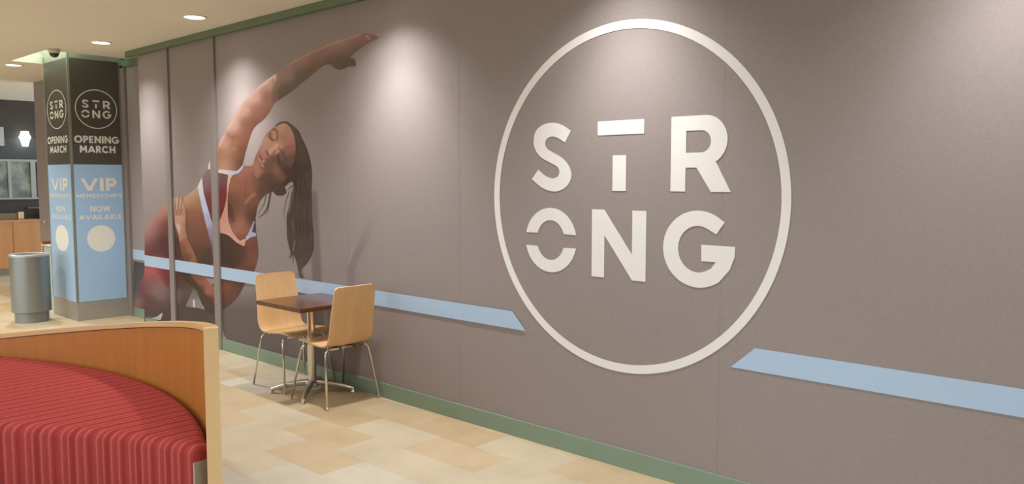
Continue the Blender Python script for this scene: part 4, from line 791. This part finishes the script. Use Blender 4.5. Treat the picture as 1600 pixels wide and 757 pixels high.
# seat upholstery: red cloth, ribbed stripes that run front to back and down the front
def stripe_material():
    m = bpy.data.materials.new('red_striped_cloth'); m.use_nodes = True
    nt = m.node_tree; N = nt.nodes; L = nt.links; b = N['Principled BSDF']
    b.inputs['Roughness'].default_value = 0.95; b.inputs['Specular IOR Level'].default_value = 0.05
    b.inputs['Sheen Weight'].default_value = 0.0
    tc = N.new('ShaderNodeTexCoord'); sx = N.new('ShaderNodeSeparateXYZ'); L.new(tc.outputs['Object'], sx.inputs[0])
    mu = N.new('ShaderNodeMath'); mu.operation = 'MULTIPLY'; mu.inputs[1].default_value = 1/0.18; L.new(sx.outputs[0], mu.inputs[0])
    fr = N.new('ShaderNodeMath'); fr.operation = 'FRACT'; L.new(mu.outputs[0], fr.inputs[0])
    cr = N.new('ShaderNodeValToRGB')
    A = (0.31, 0.044, 0.040); B = (0.36, 0.056, 0.050); Cc = (0.47, 0.110, 0.092); Dk = (0.26, 0.032, 0.031)
    st = [(0.0, A), (.10, B), (.135, Cc), (.17, B), (.26, A), (.30, B), (.33, Cc), (.36, A), (.46, Dk), (.52, A), (.56, Cc), (.60, B), (.70, A), (.76, B), (.79, Cc), (.83, B), (.92, Dk), (1.0, A)]
    e = cr.color_ramp.elements; e[0].position = 0; e[0].color = (*st[0][1], 1); e[1].position = 1; e[1].color = (*st[-1][1], 1)
    for p, c_ in st[1:-1]: q = e.new(p); q.color = (*c_, 1)
    L.new(fr.outputs[0], cr.inputs[0]); 
    nz = N.new('ShaderNodeTexNoise'); nz.inputs['Scale'].default_value = 260; nz.inputs['Detail'].default_value = 2; L.new(tc.outputs['Object'], nz.inputs['Vector'])
    mr = N.new('ShaderNodeMapRange'); mr.inputs['From Min'].default_value = .3; mr.inputs['From Max'].default_value = .7; mr.inputs['To Min'].default_value = .8; mr.inputs['To Max'].default_value = 1.2; L.new(nz.outputs[0], mr.inputs['Value'])
    vm = N.new('ShaderNodeVectorMath'); vm.operation = 'SCALE'; L.new(cr.outputs[0], vm.inputs[0]); L.new(mr.outputs[0], vm.inputs['Scale']); L.new(vm.outputs[0], b.inputs['Base Color'])
    bp = N.new('ShaderNodeBump'); bp.inputs['Strength'].default_value = .35; bp.inputs['Distance'].default_value = .004; L.new(cr.outputs[0], bp.inputs['Height']); L.new(bp.outputs[0], b.inputs['Normal'])
    return m
M_red = stripe_material()
SR = BR-0.006
outl = []
aa0 = math.atan2(1.775-BCY, -3.60-BCX)
for i in range(61):
    a = a_start-0.01+(aa0-(a_start-0.01))*i/60; outl.append(arcpt(a, SR))
front = [(-3.575, 1.770), (-3.558, 1.745), (-3.552, 1.700), (-3.562, 1.672), (-3.600, 1.652), (-3.67, 1.632), (-3.76, 1.60), (-4.00, 1.51), (-4.29, 1.355), (-4.56, 1.19), (-4.90, 0.97), (-5.4, 0.62), (-5.9, .25)]
outl += smooth_poly(front, 5, closed=False)
# de-duplicate and orient counter-clockwise
cl_ = [outl[0]]
for p in outl[1:]:
    if hypot(p[0]-cl_[-1][0], p[1]-cl_[-1][1]) > 0.004: cl_.append(p)
outl = cl_
ar = sum(outl[i][0]*outl[(i+1) % len(outl)][1]-outl[(i+1) % len(outl)][0]*outl[i][1] for i in range(len(outl)))
if ar < 0: outl.reverse()
def inset(poly, d):
    n = len(poly); out = []
    for i in range(n):
        a, b, c_ = poly[i-1], poly[i], poly[(i+1) % n]
        def nrm(p, q): l = hypot(q[0]-p[0], q[1]-p[1]) or 1; return (-(q[1]-p[1])/l, (q[0]-p[0])/l)
        n1, n2 = nrm(a, b), nrm(b, c_); nx, ny = n1[0]+n2[0], n1[1]+n2[1]; l = hypot(nx, ny) or 1
        k = min(1.6, 1/max(.5, (nx*n1[0]+ny*n1[1])/l)); out.append((b[0]+nx/l*d*k, b[1]+ny/l*d*k))
    return out
rings = [(0.012, 0.10), (0.0, 0.12), (0.0, 0.405)]
Rr = 0.052
for k in range(1, 8):
    th_ = k/7*pi/2; rings.append((Rr*(1-cos(th_)), 0.405+Rr*sin(th_)))
V = []; Fc = []; n = len(outl)
for d, z in rings:
    for p in inset(outl, d): V.append((p[0], p[1], z))
for k in range(len(rings)-1):
    for i in range(n): Fc.append((k*n+i, k*n+(i+1) % n, (k+1)*n+(i+1) % n, (k+1)*n+i))
top = [Vector((v[0], v[1], 0)) for v in V[-n:]]; base = (len(rings)-1)*n
for tr in tessellate_polygon([top]): Fc.append(tuple(base+i for i in tr))
seat = link_mesh('seat_cushion', V, Fc, M_red, bq, True); seat.data.set_sharp_from_angle(angle=radians(60)); bl(seat)
b = MB(); b.prism([inset(outl, 0.05)], lambda u, v, w_: (u, v, w_), 0.11); bl(b.obj('plinth', M_rubber, bq))
# grey corner plate low on the right end
pp = MB(); A0 = Vector((-3.580, 1.762, 0)); A1 = Vector((-3.553, 1.668, 0)); nrm_ = Vector((.961, .276, 0))
q = [A0+nrm_*.012, A1+nrm_*.004, A1+nrm_*.012, A0+nrm_*.020]
pp.add([(v.x, v.y, z) for z in (0.02, .378) for v in q], [(0, 1, 2, 3), (4, 5, 6, 7), (0, 1, 5, 4), (1, 2, 6, 5), (2, 3, 7, 6), (3, 0, 4, 7)])
bl(pp.obj('corner_plate', M_plate, bq))

# ================================================================== LITTER BIN
bn = thing('litter_bin', 'round grey metal litter bin standing in front of the pillar', 'bin', (-10.605, 3.085, 0))
MB().lathe([(.178, 0.0), (.178, .115), (.185, .12), (.208, .125), (.208, .775)], n=56).obj('body', M_bin, bn, auto=True)
MB().lathe([(.208, .775), (.214, .780), (.214, .800), (.208, .806), (.165, .806), (.160, .800), (.160, .776)], n=56, cap=False).obj('lid_ring', mat('bin_lid', (.45, .47, .45), .35, .5), bn, auto=True)
MB().lathe([(.001, .777), (.161, .777), (.161, .779)], n=40).obj('opening', mat('bin_interior', (.05, .025, .02), .8), bn)

# ================================================================== FAR BACKGROUND
M_brown = mat('dark_brown_wall', (.050, .038, .030), .6, noise=.15, scale=3)
struct(MB().box(FARX-.1, FARX, -12.0, 8.0, 0, CZ).obj('wall_left', M_brown))  # stretch beyond view lengthened to close off ambient light
M_band = mat('slate_band', (.055, .058, .056), .5, noise=.1)
struct(MB().box(FARX, FARX+.015, 2.5, 8.0, 2.04, 2.42).obj('trim_8', M_band))
# window strip: green plant reflections painted into the glass colour, pale frames
def window_mat():
    m = bpy.data.materials.new('window_glass_reflections'); m.use_nodes = True
    nt = m.node_tree; N = nt.nodes; L = nt.links; b = N['Principled BSDF']; b.inputs['Roughness'].default_value = .15
    tc = N.new('ShaderNodeTexCoord'); nz = N.new('ShaderNodeTexNoise'); nz.inputs['Scale'].default_value = 3.0; nz.inputs['Detail'].default_value = 7
    cr = N.new('ShaderNodeValToRGB'); cr.color_ramp.elements[0].position = .42; cr.color_ramp.elements[1].position = .6
    cr.color_ramp.elements[0].color = (.055, .062, .045, 1); cr.color_ramp.elements[1].color = (.26, .29, .20, 1)
    L.new(tc.outputs['Object'], nz.inputs['Vector']); L.new(nz.outputs[0], cr.inputs[0]); L.new(cr.outputs[0], b.inputs['Base Color'])
    return m
M_reflection = window_mat(); M_frame = mat('pale_window_frame', (.36, .39, .36), .5)
wn_ = MB().box(FARX, FARX+.02, 2.6, 7.0, 1.33, 2.03).obj('window_1', M_reflection); struct(wn_)
fr = MB().box(FARX+.02, FARX+.06, 2.6, 7.0, 2.0, 2.04).box(FARX+.02, FARX+.06, 2.6, 7.0, 1.31, 1.34)
for y0, y1 in ((3.0, 3.05), (4.56, 4.61), (4.93, 5.01), (5.04, 5.07), (6.4, 6.45)): fr.box(FARX+.02, FARX+.06, y0, y1, 1.34, 2.0)
struct(fr.obj('window_frame', M_frame, wn_))
# pendant lamp
lp = thing('wall_lamp', 'small glowing white lamp on the dark far wall', 'lamp', (FARX+.13, 4.84, 2.28))
MB().lathe([(.045, 0), (.075, .12), (.10, .16), (.075, .21), (.06, .27)], n=24).obj('shade', mat('lit_lamp', (1, 1, 1), .5, noise=0, emit=(.95, 1, 1), estr=5), lp, auto=True)
MB().tube([(0, 0, .27), (0, 0, .29), (-.129, 0, .29)], .008, 8).obj('bracket', M_rubber, lp)
# pale notice at the picture's left edge
tag(MB().box(FARX+.015, FARX+.04, 4.36, 4.53, 2.28, 2.62, .004).obj('wall_notice', mat('pale_notice', (.45, .48, .47), .5)), 'pale upright panel high on the dark far wall at the left edge', 'notice')
# counter
ct = thing('timber_counter', 'long timber-panelled counter on a grey plinth in the far left background', 'counter', (-16.0, 4.0, 0))
def cl2(o): o.location = (16.0, -4.0, 0); return o
M_cnt = wood('counter_veneer', (.56, .26, .085), (.47, .21, .068), .4, axis=2, scale=8, stretch=7)
CXF = -15.9
cl2(MB().box(CXF-.42, CXF-.02, 2.6, 4.82, .0, .12).obj('plinth', mat('grey_plinth', (.20, .19, .15), .5), ct))
for y0, y1 in ((2.6, 3.38), (3.385, 4.385), (4.39, 4.84)):
    cl2(MB().box(CXF-.4, CXF, y0, y1, .12, .925, .003).obj('panel', M_cnt, ct))
cl2(MB().box(CXF-.45, CXF+.02, 2.6, 4.865, .925, .965, .004).obj('countertop', wood('counter_top', (.52, .27, .12), (.46, .22, .09), .35, axis=1), ct))
# pale seat backs behind the counter
def booth(label, y0, y1, left):
    t = thing('booth_seat', label, 'bench', (-16.46, (y0+y1)/2, 0)); h = (y1-y0)/2
    MB().box(-.03, .02, -h+.04, h-.04, .0, 1.065, .004).obj('backrest', mat('tan_booth_back', (.25, .17, .10), .5), t)
    b = MB(); e = h if left else -h
    b.prism([[(e-.05, .0), (e+.02, .0), (e+.055, 1.085), (e-.035, 1.085)]], lambda u, v, w_: (.022+w_, u, v), .03); b.obj('end_panel', M_maple, t)
booth('tan booth with a pale timber end, showing above the left part of the far counter', 3.3, 4.665, True)
booth('booth with only its pale timber end showing, where the far counter meets the taupe panel', 5.05, 6.2, False)
tag(MB().box(-16.66, -16.57, 4.84, 5.6, 1.14, 1.165).box(-16.64, -16.60, 5.15, 5.3, 0, 1.14).obj('bar_ledge', mat('ledge', (.12, .10, .08), .4)), 'thin dark ledge standing against the far wall behind the counter', 'shelf')

# taupe door panel that closes the shopfront left of the pillar (the wall end carries its lever handle)
hd = thing('lever_handle', 'small chrome lever handle on the taupe panel left of the pillar', 'handle', (-13.08, RY-.002, 1.06))
MB().lathe([(.026, 0), (.026, .012)], n=20).obj('rose', M_chrome, hd).rotation_euler = (radians(90), 0, 0)
MB().tube([(0, -.01, 0), (0, -.05, 0), (.02, -.06, 0), (.12, -.06, 0)], .011, 10).obj('lever', M_chrome, hd, smooth=True)
# small chair and pale box in front of that panel
sc_ = thing('side_chair', 'reddish brown wooden side chair partly hidden between counter and pillar', 'chair', (-12.0, 3.80, 0), radians(175))
M_cherry = wood('cherry_wood', (.36, .12, .05), (.28, .09, .035), .4, axis=2)
MB().box(-.2, .2, -.2, .2, .43, .455, .006).obj('seat', M_cherry, sc_)
MB().box(-.215, -.19, -.19, .19, .62, .86, .006).obj('backrest', M_cherry, sc_)
for x in (-.19, .17):
    for y in (-.18, .18):
        MB().tube([(x*1.08, y*1.08, 0), (x, y, .44), (x*1.03 if x < 0 else x, y,   .84 if x < 0 else .45)], .014, 8).obj('leg', M_maple, sc_, smooth=True)
tb = thing('pale_box', 'pale grey-blue box standing behind the litter bin, left of the pillar', 'box', (-11.36, 3.64, 0))
MB().box(-.17, .17, -.12, .12, 0, .82, .008).obj('carcass', mat('pale_box_paint', (.42, .48, .47), .5), tb)
MB().box(-.18, .18, -.13, .13, .82, .835, .004).obj('lid', mat('pale_box_lid', (.52, .56, .54), .5), tb)
